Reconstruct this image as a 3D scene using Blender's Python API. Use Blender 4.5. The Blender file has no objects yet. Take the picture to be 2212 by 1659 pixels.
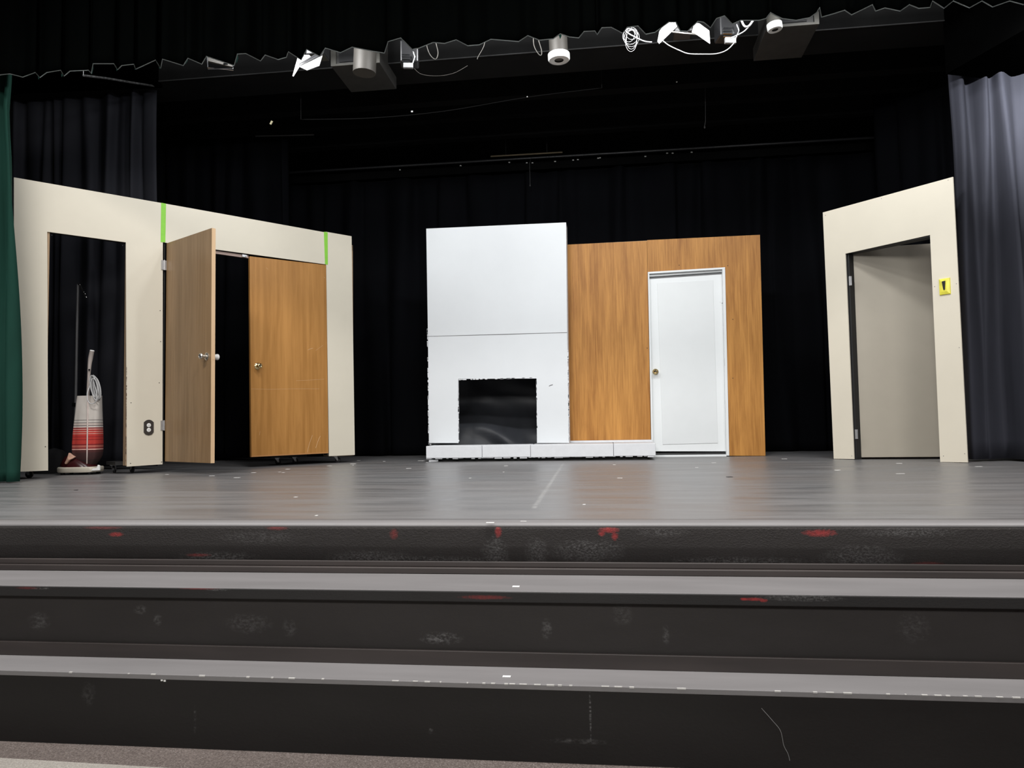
import bpy, math, random
from mathutils import Vector, Matrix, noise

C = bpy.context.scene.collection
PI = math.pi
sc = bpy.context.scene

# ------------------------------------------------------------------ camera, world, lights
FPX, CX, CY = 1650.0, 1106.0, 829.5
YAW, PITCH, ROLL, H = math.radians(7.2), math.atan(88 / 1650.0), 0.016, 0.388
CAM = Vector((0, 0, H))
F0 = Vector((-math.sin(YAW), math.cos(YAW), 0))
R0 = Vector((math.cos(YAW), math.sin(YAW), 0))
Zv = Vector((0, 0, 1))
Fw = F0 * math.cos(PITCH) + Zv * math.sin(PITCH)
U0 = -F0 * math.sin(PITCH) + Zv * math.cos(PITCH)
Rt = R0 * math.cos(ROLL) - U0 * math.sin(ROLL)
Up = U0 * math.cos(ROLL) + R0 * math.sin(ROLL)

cam_d = bpy.data.cameras.new('camera')
cam_d.sensor_width = 36.0
cam_d.sensor_fit = 'HORIZONTAL'
cam_d.lens = FPX / 2212.0 * 36.0
cam_d.clip_start = 0.02
cam = bpy.data.objects.new('camera', cam_d)
cam.matrix_world = Matrix(((Rt.x, Up.x, -Fw.x, CAM.x), (Rt.y, Up.y, -Fw.y, CAM.y), (Rt.z, Up.z, -Fw.z, CAM.z), (0, 0, 0, 1)))
C.objects.link(cam)
sc.camera = cam

w = bpy.data.worlds.new('world')
sc.world = w
w.use_nodes = True
w.node_tree.nodes['Background'].inputs[0].default_value = (0.75, 0.8, 0.9, 1)
w.node_tree.nodes['Background'].inputs[1].default_value = 0.006

sc.view_settings.view_transform = 'Standard'
sc.view_settings.look = 'None'
sc.view_settings.gamma = 1.0
sc.view_settings.use_curve_mapping = False
sc.view_settings.exposure = 0.0


def area(name, loc, target, sx, sy, power, col=(1, 1, 1), spread=PI):
    l = bpy.data.lights.new(name, 'AREA')
    l.shape = 'RECTANGLE'
    l.size, l.size_y = sx, sy
    l.energy = power
    l.color = col
    l.spread = spread
    o = bpy.data.objects.new(name, l)
    o.location = loc
    o.rotation_euler = (Vector(target) - Vector(loc)).to_track_quat('-Z', 'Y').to_euler()
    C.objects.link(o)
    return o


COOL = (0.97, 0.985, 1.0)
# work lights on the lighting pipe just behind the valance
for lx, p in ((-3.7, 11), (-2.45, 34), (-0.9, 42), (0.55, 46), (2.1, 38), (3.7, 14)):
    area('stage_work_and_fill', (lx, 5.5, 3.82), (lx * 1.02, 9.0, 1.9), 0.5, 0.16, p, COOL)
area('stage_work_and_fill', (3.35, 5.42, 3.32), (3.95, 7.0, 3.12), 0.3, 0.1, 32, COOL, math.radians(66))  # unseen lamp added to brighten the top of the right curtain
area('stage_work_and_fill', (-3.9, 5.5, 3.8), (-4.7, 6.0, 1.0), 0.3, 0.12, 3, COOL, math.radians(120))  # unseen fill added to lift the left doorway jamb
# house lights over the front rows and the steps
for lx in (-3.4, 0.0, 3.4):
    area('house_light', (lx, 2.4, 4.6), (lx, 3.4, 0.0), 1.2, 0.6, 100, (1.0, 0.97, 0.95), math.radians(125))
# added broad front fill, evens out the risers, floor and flats
area('added_front_fill', (-0.5, -2.6, 3.5), (0, 6.5, 0.9), 6.0, 1.0, 165, (1.0, 0.985, 0.96), math.radians(120))


# ------------------------------------------------------------------ picture -> place helpers
def ray(px, py):
    return Fw + Rt * ((px - CX) / FPX) - Up * ((py - CY) / FPX)


def PD(px, py, d):
    """the point seen at a pixel, d metres ahead"""
    r = ray(px, py)
    return CAM + r * (d / r.dot(F0))


def PZ(px, py, z=0.0):
    r = ray(px, py)
    return CAM + r * ((z - H) / r.z)


def PY(px, py, y):
    r = ray(px, py)
    return CAM + r * (y / r.y)


class Plane:
    """vertical plane through two plan points; u runs left to right, n faces the audience"""
    def __init__(s, a, b):
        s.o = Vector((a.x, a.y, 0))
        s.u = (Vector((b.x, b.y, 0)) - s.o).normalized()
        s.n = Vector((s.u.y, -s.u.x, 0))
        if s.n.dot(CAM - s.o) < 0:
            s.n = -s.n

    def uz(s, px, py, off=0.0):
        r = ray(px, py)
        o = s.o + s.n * off
        t = (o - CAM).dot(s.n) / r.dot(s.n)
        p = CAM + r * t
        return ((p - s.o).dot(s.u), p.z)

    def pt(s, u, z, off=0.0):
        return s.o + s.u * u + Zv * z + s.n * off


# ------------------------------------------------------------------ materials
def node_mat(name):
    m = bpy.data.materials.new(name)
    m.use_nodes = True
    nt = m.node_tree
    b = nt.nodes['Principled BSDF']
    return m, nt, b


def rgb(c):
    return (c[0], c[1], c[2], 1)


def link(nt, a, b):
    nt.links.new(a, b)


def coords(nt, scale=(1, 1, 1), world=False):
    if world:
        src = nt.nodes.new('ShaderNodeNewGeometry').outputs['Position']
    else:
        src = nt.nodes.new('ShaderNodeTexCoord').outputs['Object']
    mp = nt.nodes.new('ShaderNodeMapping')
    mp.inputs['Scale'].default_value = scale
    link(nt, src, mp.inputs['Vector'])
    return mp.outputs[0]


def noise_fac(nt, vec, scale, detail=4, rough=0.55, lo=0.3, hi=0.7, dist=0.0):
    n = nt.nodes.new('ShaderNodeTexNoise')
    n.inputs['Scale'].default_value = scale
    n.inputs['Detail'].default_value = detail
    n.inputs['Roughness'].default_value = rough
    n.inputs['Distortion'].default_value = dist
    link(nt, vec, n.inputs['Vector'])
    r = nt.nodes.new('ShaderNodeMapRange')
    r.inputs['From Min'].default_value = lo
    r.inputs['From Max'].default_value = hi
    link(nt, n.outputs['Fac'], r.inputs['Value'])
    return r.outputs[0]


def mixc(nt, fac, a, b):
    m = nt.nodes.new('ShaderNodeMix')
    m.data_type = 'RGBA'
    if isinstance(fac, float):
        m.inputs[0].default_value = fac
    else:
        link(nt, fac, m.inputs[0])
    for v, i in ((a, 6), (b, 7)):
        if isinstance(v, (tuple, list)):
            m.inputs[i].default_value = rgb(v)
        else:
            link(nt, v, m.inputs[i])
    return m.outputs[2]


def mth(nt, op, a, b=None, clamp=False):
    m = nt.nodes.new('ShaderNodeMath')
    m.operation = op
    m.use_clamp = clamp
    for v, i in ((a, 0), (b, 1)):
        if v is None:
            continue
        if isinstance(v, (int, float)):
            m.inputs[i].default_value = v
        else:
            link(nt, v, m.inputs[i])
    return m.outputs[0]


def bump(nt, b, h, strength=0.2, dist=0.01):
    n = nt.nodes.new('ShaderNodeBump')
    n.inputs['Strength'].default_value = strength
    n.inputs['Distance'].default_value = dist
    link(nt, h, n.inputs['Height'])
    link(nt, n.outputs[0], b.inputs['Normal'])


def plain(name, col, rough=0.5, metal=0.0, var=0.08, scale=6.0, stretch=(1, 1, 1), bmp=0.0, spec=0.5):
    m, nt, b = node_mat(name)
    v = coords(nt, stretch)
    f = noise_fac(nt, v, scale)
    a = tuple(c * (1 - var) for c in col)
    c = tuple(min(1, c * (1 + var)) for c in col)
    link(nt, mixc(nt, f, a, c), b.inputs['Base Color'])
    b.inputs['Roughness'].default_value = rough
    b.inputs['Metallic'].default_value = metal
    b.inputs['Specular IOR Level'].default_value = spec
    if bmp:
        f2 = noise_fac(nt, v, scale * 12)
        bump(nt, b, f2, bmp, 0.004)
    return m


def fabric(name, col, sheen=0.3, rough=0.85, var=0.15, trans=0.0):
    m, nt, b = node_mat(name)
    v = coords(nt, (1, 1, 0.25))
    f = noise_fac(nt, v, 5.0)
    link(nt, mixc(nt, f, tuple(c * (1 - var) for c in col), tuple(c * (1 + var) for c in col)), b.inputs['Base Color'])
    b.inputs['Roughness'].default_value = rough
    b.inputs['Specular IOR Level'].default_value = 0.2
    b.inputs['Sheen Weight'].default_value = sheen
    b.inputs['Sheen Roughness'].default_value = 0.4
    b.inputs['Sheen Tint'].default_value = rgb(tuple(min(1, c * 6) for c in col))
    if trans:
        t = nt.nodes.new('ShaderNodeBsdfTranslucent')
        t.inputs[0].default_value = rgb(col)
        mx = nt.nodes.new('ShaderNodeMixShader')
        mx.inputs[0].default_value = trans
        link(nt, b.outputs[0], mx.inputs[1])
        link(nt, t.outputs[0], mx.inputs[2])
        link(nt, mx.outputs[0], nt.nodes['Material Output'].inputs[0])
    return m


def wood(name, dark, light, rough=0.4, grain=34.0, streak=3.0, patch=None):
    m, nt, b = node_mat(name)
    v = coords(nt, (1, 1, 0.035))
    fine = noise_fac(nt, v, grain, 6, 0.65, 0.38, 0.62)
    v2 = coords(nt, (1, 1, 0.16))
    broad = noise_fac(nt, v2, streak, 3, 0.5, 0.36, 0.64, 0.4)
    v3 = coords(nt, (1, 1, 0.10))
    mid = noise_fac(nt, v3, 11.0, 4, 0.6, 0.40, 0.60, 0.5)
    f = mth(nt, 'ADD', mth(nt, 'MULTIPLY', fine, 0.36), mth(nt, 'ADD', mth(nt, 'MULTIPLY', broad, 0.34), mth(nt, 'MULTIPLY', mid, 0.30)))
    link(nt, mixc(nt, f, dark, light), b.inputs['Base Color'])
    b.inputs['Roughness'].default_value = rough
    b.inputs['Specular IOR Level'].default_value = 0.3
    bump(nt, b, fine, 0.05, 0.002)
    return m


def ellipse_mask(nt, pos, ax, ctr, half, edge, wob=0.55, nscale=30.0):
    """soft blot in the plane of axes ax, rim broken up by noise"""
    sep = nt.nodes.new('ShaderNodeSeparateXYZ')
    link(nt, pos, sep.inputs[0])
    d = None
    for i, a in enumerate(ax):
        t = mth(nt, 'DIVIDE', mth(nt, 'SUBTRACT', sep.outputs[a], ctr[i]), half[i])
        t = mth(nt, 'POWER', mth(nt, 'ABSOLUTE', t), 2.0)
        d = t if d is None else mth(nt, 'ADD', d, t)
    n = noise_fac(nt, pos, nscale, 5, 0.7, 0.2, 0.8)
    v = mth(nt, 'SUBTRACT', mth(nt, 'SUBTRACT', 1.0 + wob, d), mth(nt, 'MULTIPLY', n, 2 * wob))
    return mth(nt, 'MULTIPLY', v, 1.0 / edge, True)


M = {}
M['cream'] = plain('cream_paint', (0.68, 0.63, 0.52), 0.5, var=0.025, scale=2.5, bmp=0.03)
M['cream_right'] = plain('pale_cream_paint', (0.68, 0.63, 0.52), 0.5, var=0.025, scale=2.0, bmp=0.03)
M['white'] = plain('white_paint', (0.67, 0.695, 0.715), 0.42, var=0.015, scale=3.0, bmp=0.03)
M['white_rough'] = plain('white_foam_paint', (0.68, 0.695, 0.72), 0.7, var=0.03, scale=14.0, bmp=0.15)
M['door_white'] = plain('white_door_paint', (0.76, 0.785, 0.79), 0.4, var=0.012, scale=3.0)
M['ply'] = wood('orange_plywood', (0.25, 0.092, 0.013), (0.56, 0.265, 0.062), 0.5, 60, 3.0)
M['door_wood'] = wood('closet_door_veneer', (0.31, 0.14, 0.034), (0.50, 0.245, 0.072), 0.38, 30, 2.2)
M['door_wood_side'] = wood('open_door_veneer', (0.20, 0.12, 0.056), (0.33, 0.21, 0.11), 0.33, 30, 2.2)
M['edge_wood'] = wood('door_edge_wood', (0.55, 0.36, 0.20), (0.72, 0.52, 0.33), 0.5, 20, 4)
M['timber'] = wood('frame_timber', (0.26, 0.17, 0.10), (0.42, 0.30, 0.19), 0.7, 20, 4)
M['black_wood'] = plain('black_painted_wood', (0.012, 0.012, 0.012), 0.6)
M['brass'] = plain('brass', (0.78, 0.62, 0.33), 0.2, 1.0, var=0.05)
M['satin'] = plain('satin_nickel', (0.72, 0.69, 0.64), 0.3, 1.0, var=0.05)
M['chrome'] = plain('chrome', (0.85, 0.86, 0.88), 0.15, 1.0, var=0.04)
M['zinc'] = plain('zinc_steel', (0.55, 0.55, 0.56), 0.4, 0.8, var=0.1)
M['rubber'] = plain('black_rubber', (0.02, 0.02, 0.022), 0.5)
M['dark_plastic'] = plain('dark_brown_plate', (0.045, 0.038, 0.034), 0.35)
M['white_plastic'] = plain('white_plastic', (0.82, 0.82, 0.80), 0.35, var=0.02)
M['tape_green'] = plain('green_tape', (0.24, 0.60, 0.05), 0.55, var=0.06, scale=20)
M['tape_white'] = plain('white_tape', (0.86, 0.86, 0.84), 0.6, var=0.05)
M['tape_dark'] = plain('dark_scrap', (0.012, 0.012, 0.012), 0.7)
M['yellow'] = plain('yellow_tape', (0.78, 0.72, 0.08), 0.3, var=0.12, scale=25)
M['black_fabric'] = fabric('black_stage_velour', (0.0026, 0.0028, 0.0038), 0.0)
M['black_fabric'].node_tree.nodes['Principled BSDF'].inputs['Specular IOR Level'].default_value = 0.05
M['leg_fabric'] = fabric('charcoal_velour', (0.027, 0.028, 0.037), 0.03)
M['leg_fabric_dimmed'] = fabric('charcoal_velour_dimmed', (0.014, 0.0145, 0.019), 0.03)  # same velour darkened to match the dimmer light at left
M['green_fabric'] = fabric('dark_green_velour', (0.008, 0.045, 0.032), 0.15)
M['valance'] = fabric('valance_velour', (0.0016, 0.002, 0.0019), 0.0, 1.0)
M['valance'].node_tree.nodes['Principled BSDF'].inputs['Specular IOR Level'].default_value = 0.0
M['hem'] = fabric('hem_glow_cloth', (0.55, 0.58, 0.58), 0.0, 0.9, 0.1, 0.9)
M['lit_fold'] = fabric('teal_lit_fold', (0.10, 0.26, 0.22), 0.0, 0.9, 0.1, 0.65)
M['satin_cloth'] = fabric('black_satin_cloth', (0.030, 0.032, 0.037), 0.15, 0.4)
M['ceil'] = plain('black_ceiling_paint', (0.004, 0.004, 0.004), 0.9, var=0.3, scale=3, spec=0.15)
M['void'] = plain('flat_black_shade', (0.0008, 0.0008, 0.0008), 1.0, spec=0.0)
M['soffit'] = plain('black_soffit_paint', (0.0065, 0.0065, 0.0064), 0.9, var=0.25, scale=4, spec=0.15)
M['box_grey'] = plain('grey_box_paint', (0.03, 0.029, 0.027), 0.6, var=0.25, scale=9)
M['box_face'] = plain('beige_box_face', (0.06, 0.057, 0.048), 0.6, var=0.2, scale=9)
M['can'] = plain('brushed_can_metal', (0.06, 0.055, 0.048), 0.6, 0.3, var=0.1)
M['lamp_black'] = plain('black_lamp_enamel', (0.015, 0.015, 0.016), 0.35)
M['gel'] = plain('grey_glass', (0.30, 0.30, 0.30), 0.3)
M['cable'] = plain('white_cable', (0.5, 0.5, 0.5), 0.4, var=0.03)
M['cable_black'] = plain('black_cable', (0.02, 0.02, 0.02), 0.4)
M['maroon'] = plain('maroon_enamel', (0.035, 0.006, 0.007), 0.25)
M['peach'] = plain('peach_plastic', (0.62, 0.38, 0.28), 0.4)
M['bumper'] = plain('cream_bumper', (0.50, 0.46, 0.38), 0.5)
M['seam'] = plain('dark_seam', (0.16, 0.16, 0.165), 0.8)
M['pole'] = plain('dark_steel_pole', (0.11, 0.11, 0.115), 0.4, 0.3)


def mat_emit(name, col, s):
    m, nt, b = node_mat(name)
    b.inputs['Emission Color'].default_value = rgb(col)
    b.inputs['Emission Strength'].default_value = s
    return m


M['tube_on'] = mat_emit('lit_lamp_tube', (1, 1, 1), 14.0)


# striped cloth of the vacuum bag
def bag_mat():
    m, nt, b = node_mat('striped_bag_cloth')
    sep = nt.nodes.new('ShaderNodeSeparateXYZ')
    link(nt, nt.nodes.new('ShaderNodeNewGeometry').outputs['Position'], sep.inputs[0])
    mr = nt.nodes.new('ShaderNodeMapRange')
    mr.inputs['From Min'].default_value = 0.02
    mr.inputs['From Max'].default_value = 0.74
    link(nt, sep.outputs[2], mr.inputs[0])
    cr = nt.nodes.new('ShaderNodeValToRGB')
    cr.color_ramp.interpolation = 'CONSTANT'
    W, G, P, Rr, D, K = (0.52, 0.48, 0.44), (0.14, 0.12, 0.115), (0.62, 0.33, 0.28), (0.46, 0.035, 0.025), (0.028, 0.010, 0.010), (0.20, 0.008, 0.01)
    st = [(0.02, D), (0.135, (0.045, 0.015, 0.014)), (0.20, (0.07, 0.018, 0.016)), (0.222, P), (0.232, K), (0.245, (0.45, 0.12, 0.09)), (0.262, K), (0.275, Rr),
          (0.31, K), (0.316, Rr), (0.335, (0.33, 0.02, 0.02)), (0.345, Rr), (0.365, P), (0.371, Rr), (0.385, P), (0.391, (0.38, 0.03, 0.025)), (0.405, P), (0.413, K), (0.424, (0.65, 0.58, 0.53)),
          (0.436, G), (0.442, (0.50, 0.42, 0.38)), (0.463, G), (0.468, W), (0.489, G), (0.494, W)]
    el = cr.color_ramp.elements
    el[0].position, el[0].color = 0, rgb(D)
    el[1].position, el[1].color = (st[1][0] - .02) / .72, rgb(st[1][1])
    for z, c in st[2:]:
        e = el.new((z - .02) / .72)
        e.color = rgb(c)
    link(nt, mr.outputs[0], cr.inputs[0])
    link(nt, cr.outputs[0], b.inputs['Base Color'])
    b.inputs['Roughness'].default_value = 0.9
    return m


M['bag'] = bag_mat()


def floor_surface():
    m, nt, b = node_mat('stage_floor_paint')
    pos = nt.nodes.new('ShaderNodeNewGeometry').outputs['Position']
    v = coords(nt, (0.35, 2.6, 1), True)
    st = noise_fac(nt, v, 2.6, 7, 0.65, 0.32, 0.70, 0.6)
    v2 = coords(nt, (0.9, 1.0, 1), True)
    br = noise_fac(nt, v2, 0.8, 3, 0.5, 0.35, 0.65)
    base = mixc(nt, st, (0.115, 0.116, 0.120), (0.20, 0.20, 0.205))
    warm = mixc(nt, mth(nt, 'MULTIPLY', br, 0.55), base, (0.165, 0.152, 0.147))
    # scratched centre line
    a, c = PZ(1217, 1001), PZ(1153, 1098)
    sep = nt.nodes.new('ShaderNodeSeparateXYZ')
    link(nt, pos, sep.inputs[0])
    k = (c.x - a.x) / (c.y - a.y)
    xl = mth(nt, 'ADD', mth(nt, 'MULTIPLY', mth(nt, 'SUBTRACT', sep.outputs[1], a.y), k), a.x)
    dist = mth(nt, 'ABSOLUTE', mth(nt, 'SUBTRACT', sep.outputs[0], xl))
    ln = mth(nt, 'MULTIPLY', mth(nt, 'SUBTRACT', 0.016, dist), 90.0, True)
    inr = mth(nt, 'MULTIPLY', mth(nt, 'GREATER_THAN', sep.outputs[1], c.y), mth(nt, 'LESS_THAN', sep.outputs[1], a.y))
    ln = mth(nt, 'MULTIPLY', mth(nt, 'MULTIPLY', ln, inr), mth(nt, 'MULTIPLY', noise_fac(nt, coords(nt, (1, 1, 1), True), 22, 4, .6, .35, .6), 0.6))
    link(nt, mixc(nt, ln, warm, (0.36, 0.36, 0.35)), b.inputs['Base Color'])
    r = nt.nodes.new('ShaderNodeMapRange')
    r.inputs['To Min'].default_value = 0.28
    r.inputs['To Max'].default_value = 0.48
    link(nt, st, r.inputs[0])
    link(nt, r.outputs[0], b.inputs['Roughness'])
    b.inputs['Specular IOR Level'].default_value = 0.5
    bump(nt, b, st, 0.12, 0.004)
    return m


M['floor'] = floor_surface()
M['tread'] = plain('tread_paint', (0.185, 0.178, 0.18), 0.5, var=0.10, scale=3, stretch=(0.5, 3, 1))
M['brown_trim'] = plain('brown_black_trim', (0.040, 0.032, 0.030), 0.5, var=0.25, scale=3, stretch=(0.4, 2, 4))


def riser_mat(name, col, lightcol, blots, scuffs, scuff_amt=0.6, rough=0.6, bstr=0.3, bs=90.0):
    m, nt, b = node_mat(name)
    pos = nt.nodes.new('ShaderNodeNewGeometry').outputs['Position']
    v = coords(nt, (0.5, 1, 1.6), True)
    f = noise_fac(nt, v, 3.0, 5, 0.6, 0.35, 0.75)
    v2 = coords(nt, (1, 1, 1.5), True)
    grit = noise_fac(nt, v2, bs, 3, 0.7, 0.42, 0.75)
    c = mixc(nt, mth(nt, 'MULTIPLY', f, 0.45), col, lightcol)
    for (px, py, wx, wz, amt, Y) in scuffs:
        p = PY(px, py, Y)
        k = ellipse_mask(nt, pos, (0, 2), (p.x, p.z), (wx, wz), 1.6, 0.5, 40)
        c = mixc(nt, mth(nt, 'MULTIPLY', mth(nt, 'MULTIPLY', k, grit), amt), c, (0.24, 0.235, 0.235))
    for (px, py, wx, wz, amt, Y) in blots:
        p = PY(px, py, Y)
        k = ellipse_mask(nt, pos, (0, 2), (p.x, p.z), (wx * 1.1, wz * 1.1), 1.5, 0.55, 95)
        c = mixc(nt, mth(nt, 'MULTIPLY', k, amt), c, (0.36, 0.035, 0.035))
    link(nt, c, b.inputs['Base Color'])
    b.inputs['Roughness'].default_value = rough
    b.inputs['Specular IOR Level'].default_value = 0.3
    bump(nt, b, grit, bstr, 0.004)
    return m


# ------------------------------------------------------------------ mesh helpers
class MB:
    def __init__(s):
        s.v, s.f = [], []

    def add(s, vs, fs):
        k = len(s.v)
        s.v += [Vector(p) for p in vs]
        s.f += [tuple(i + k for i in f) for f in fs]
        return s

    def hexa(s, a, b):
        """prism between two matching quads a and b"""
        n = len(a)
        vs = list(a) + list(b)
        fs = [tuple(range(n)), tuple(range(2 * n - 1, n - 1, -1))]
        for i in range(n):
            j = (i + 1) % n
            fs.append((i, i + n, j + n, j))
        return s.add(vs, fs)

    def box(s, c, size, rz=0.0, mat=None):
        hx, hy, hz = size[0] / 2, size[1] / 2, size[2] / 2
        R = mat if mat is not None else Matrix.Rotation(rz, 3, 'Z')
        q = [Vector(c) + R @ Vector((x, y, z)) for z in (-hz, hz) for x, y in ((-hx, -hy), (hx, -hy), (hx, hy), (-hx, hy))]
        return s.add(q, [(3, 2, 1, 0), (4, 5, 6, 7), (0, 1, 5, 4), (1, 2, 6, 5), (2, 3, 7, 6), (3, 0, 4, 7)])

    def bb(s, x0, x1, y0, y1, z0, z1):
        return s.box(((x0 + x1) / 2, (y0 + y1) / 2, (z0 + z1) / 2), (abs(x1 - x0), abs(y1 - y0), abs(z1 - z0)))

    def lathe(s, o, axis, prof, n=20, cap=True):
        """prof: (distance along axis, radius)"""
        axis = Vector(axis).normalized()
        a = axis.orthogonal().normalized()
        b = axis.cross(a)
        vs = []
        for t, r in prof:
            for i in range(n):
                w_ = 2 * PI * i / n
                vs.append(Vector(o) + axis * t + (a * math.cos(w_) + b * math.sin(w_)) * r)
        fs = []
        for k in range(len(prof) - 1):
            for i in range(n):
                j = (i + 1) % n
                fs.append((k * n + i, k * n + j, (k + 1) * n + j, (k + 1) * n + i))
        if cap:
            fs.append(tuple(range(n - 1, -1, -1)))
            fs.append(tuple((len(prof) - 1) * n + i for i in range(n)))
        return s.add(vs, fs)

    def tube(s, pts, r, n=8, closed=False):
        pts = [Vector(p) for p in pts]
        vs, fs = [], []
        prev = None
        L = len(pts)
        for k, p in enumerate(pts):
            if closed:
                t = pts[(k + 1) % L] - pts[k - 1]
            else:
                t = pts[min(k + 1, L - 1)] - pts[max(k - 1, 0)]
            if t.length < 1e-9:
                t = Vector((1, 0, 0))
            t.normalize()
            a = t.orthogonal().normalized() if prev is None else (prev - t * prev.dot(t))
            if a.length < 1e-6:
                a = t.orthogonal()
            a.normalize()
            prev = a
            b = t.cross(a)
            rr = r(k / (L - 1)) if callable(r) else r
            for i in range(n):
                w_ = 2 * PI * i / n
                vs.append(p + (a * math.cos(w_) + b * math.sin(w_)) * rr)
        for k in range(L - 1 if not closed else L):
            for i in range(n):
                j = (i + 1) % n
                k2 = (k + 1) % L
                fs.append((k * n + i, k * n + j, k2 * n + j, k2 * n + i))
        if not closed:
            fs.append(tuple(range(n - 1, -1, -1)))
            fs.append(tuple((L - 1) * n + i for i in range(n)))
        return s.add(vs, fs)

    def grid(s, rows, smooth=True):
        n = len(rows[0])
        vs = [p for r in rows for p in r]
        fs = []
        for k in range(len(rows) - 1):
            for i in range(n - 1):
                fs.append((k * n + i, k * n + i + 1, (k + 1) * n + i + 1, (k + 1) * n + i))
        return s.add(vs, fs)

    def build(s, name, m, parent=None, loc=None, smooth=False, bevel=0.0, solid=0.0, sub=0):
        me = bpy.data.meshes.new(name)
        base = Vector((0, 0, 0))
        if parent is not None:
            base = world_loc(parent)
        elif loc is not None:
            base = Vector(loc)
        me.from_pydata([tuple(p - base) for p in s.v], [], s.f)
        me.materials.append(m)
        me.update()
        import bmesh
        bm = bmesh.new()
        bm.from_mesh(me)
        if solid == 0:
            bmesh.ops.recalc_face_normals(bm, faces=bm.faces)
        bm.to_mesh(me)
        bm.free()
        if smooth:
            for p in me.polygons:
                p.use_smooth = True
        o = bpy.data.objects.new(name, me)
        C.objects.link(o)
        if parent is not None:
            o.parent = parent
        else:
            o.location = base
        if smooth and not solid:
            md = o.modifiers.new('es', 'EDGE_SPLIT')
            md.split_angle = math.radians(50)
        if bevel:
            md = o.modifiers.new('bv', 'BEVEL')
            md.width = bevel
            md.segments = 2
            md.limit_method = 'ANGLE'
            md.angle_limit = math.radians(40)
        if solid:
            md = o.modifiers.new('so', 'SOLIDIFY')
            md.thickness = solid
        if sub:
            md = o.modifiers.new('sb', 'SUBSURF')
            md.levels = md.render_levels = sub
        return o


def world_loc(o):
    p = Vector((0, 0, 0))
    while o is not None:
        p += o.location
        o = o.parent
    return p


def tag(o, label=None, cat=None, group=None, kind=None):
    if label:
        o['label'] = label
    if cat:
        o['category'] = cat
    if group:
        o['group'] = group
    if kind:
        o['kind'] = kind
    return o


def thing(name, loc, label, cat, group=None):
    o = bpy.data.objects.new(name, None)
    o.empty_display_size = 0.1
    o.location = loc
    C.objects.link(o)
    return tag(o, label, cat, group)


def struct(o):
    o['kind'] = 'structure'
    return o


def hermite(pts, n=8):
    """smooth curve through points"""
    pts = [Vector(p) for p in pts]
    out = []
    for i in range(len(pts) - 1):
        p0, p1, p2, p3 = pts[max(i - 1, 0)], pts[i], pts[i + 1], pts[min(i + 2, len(pts) - 1)]
        for k in range(n):
            t = k / n
            out.append(0.5 * ((2 * p1) + (p2 - p0) * t + (2 * p0 - 5 * p1 + 4 * p2 - p3) * t * t + (3 * p1 - p0 - 3 * p2 + p3) * t ** 3))
    out.append(pts[-1])
    return out


# ------------------------------------------------------------------ stage, steps and room shell
YC = 3.115          # seam line near the stage edge
YE = 3.03           # stage edge
T2Z, T3Z, FZ = -0.202, -0.470, -0.722
Y2, Y3 = 2.725, 2.56
XL, XR = -6.2, 6.6

st = MB()
st.bb(XL, XR, YC + 0.004, 10.6, -0.06, 0.0)
stage = struct(st.build('stage_floor', M['floor']))

# rounded carpeted stage edge, one strip whose nose wanders a little
blots1 = [(252, 1154, 0.035, 0.010, 0.9, YE), (852, 1153, 0.018, 0.022, 0.45, YE), (1077, 1148, 0.014, 0.024, 0.9, YE), (1316, 1145, 0.042, 0.012, 1.0, YE), (1328, 1158, 0.014, 0.016, 0.9, YE),
          (1300, 1153, 0.014, 0.010, 0.9, YE), (1770, 1151, 0.062, 0.014, 1.0, YE), (428, 1199, 0.055, 0.007, 0.6, YE), (2005, 1220, 0.06, 0.012, 0.45, YE), (600, 1140, 0.05, 0.01, 0.35, YE), (225, 1140, 0.09, 0.008, 0.25, YE)]
scuffs1 = [(470, 1205, 0.20, 0.03, 0.9, YE), (800, 1205, 0.2, 0.035, 0.8, YE), (1070, 1190, 0.06, 0.07, 0.8, YE), (1160, 1195, 0.05, 0.07, 0.8, YE), (1270, 1190, 0.16, 0.05, 0.9, YE),
           (1600, 1215, 0.30, 0.025, 0.9, YE), (1860, 1205, 0.16, 0.05, 0.9, YE), (950, 1210, 0.3, 0.02, 0.8, YE), (1960, 1150, 0.2, 0.02, 0.7, YE), (560, 1160, 0.2, 0.03, 0.4, YE), (1430, 1150, 0.12, 0.02, 0.5, YE)]
M['edge'] = riser_mat('black_carpeted_edge', (0.023, 0.020, 0.019), (0.042, 0.037, 0.036), blots1, scuffs1, rough=0.75, bstr=0.55, bs=110)
prof = [(YC, 0.0), (YE + 0.030, 0.0), (YE + 0.012, -0.003), (YE + 0.003, -0.010), (YE - 0.001, -0.017), (YE - 0.002, -0.026), (YE - 0.002, -0.09), (YE + 0.004, -0.150), (YE + 0.05, -0.152)]
top = MB()
rows = []
N = 160
for i in range(N + 1):
    x = XL + (XR - XL) * i / N
    wv = 0.006 * noise.noise(Vector((x * 0.7, 3, 0)))
    rows.append([Vector((x, y + (wv if k > 0 else wv * 0.3), z)) for k, (y, z) in enumerate(prof)])
top.grid([[r[k] for r in rows] for k in range(0, 5)])
se = struct(top.build('stage_edge', M['tread'], smooth=True, solid=0.004))
fr = MB()
fr.grid([[r[k] for r in rows] for k in range(4, len(prof))])
struct(fr.build('stage_edge_riser', M['edge'], smooth=True, solid=0.004))
ck = MB()
va, vb_ = [], []
for i in range(N + 1):
    x = XL + (XR - XL) * i / N
    yy = YC + 0.004 + 0.010 * noise.noise(Vector((x * 0.9, 1, 5)))
    wd = 0.014 + 0.008 * noise.noise(Vector((x * 2.3, 7, 5)))
    va.append(Vector((x, yy - wd, 0.002)))
    vb_.append(Vector((x, yy + wd, 0.002)))
ck.grid([va, vb_])
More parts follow.
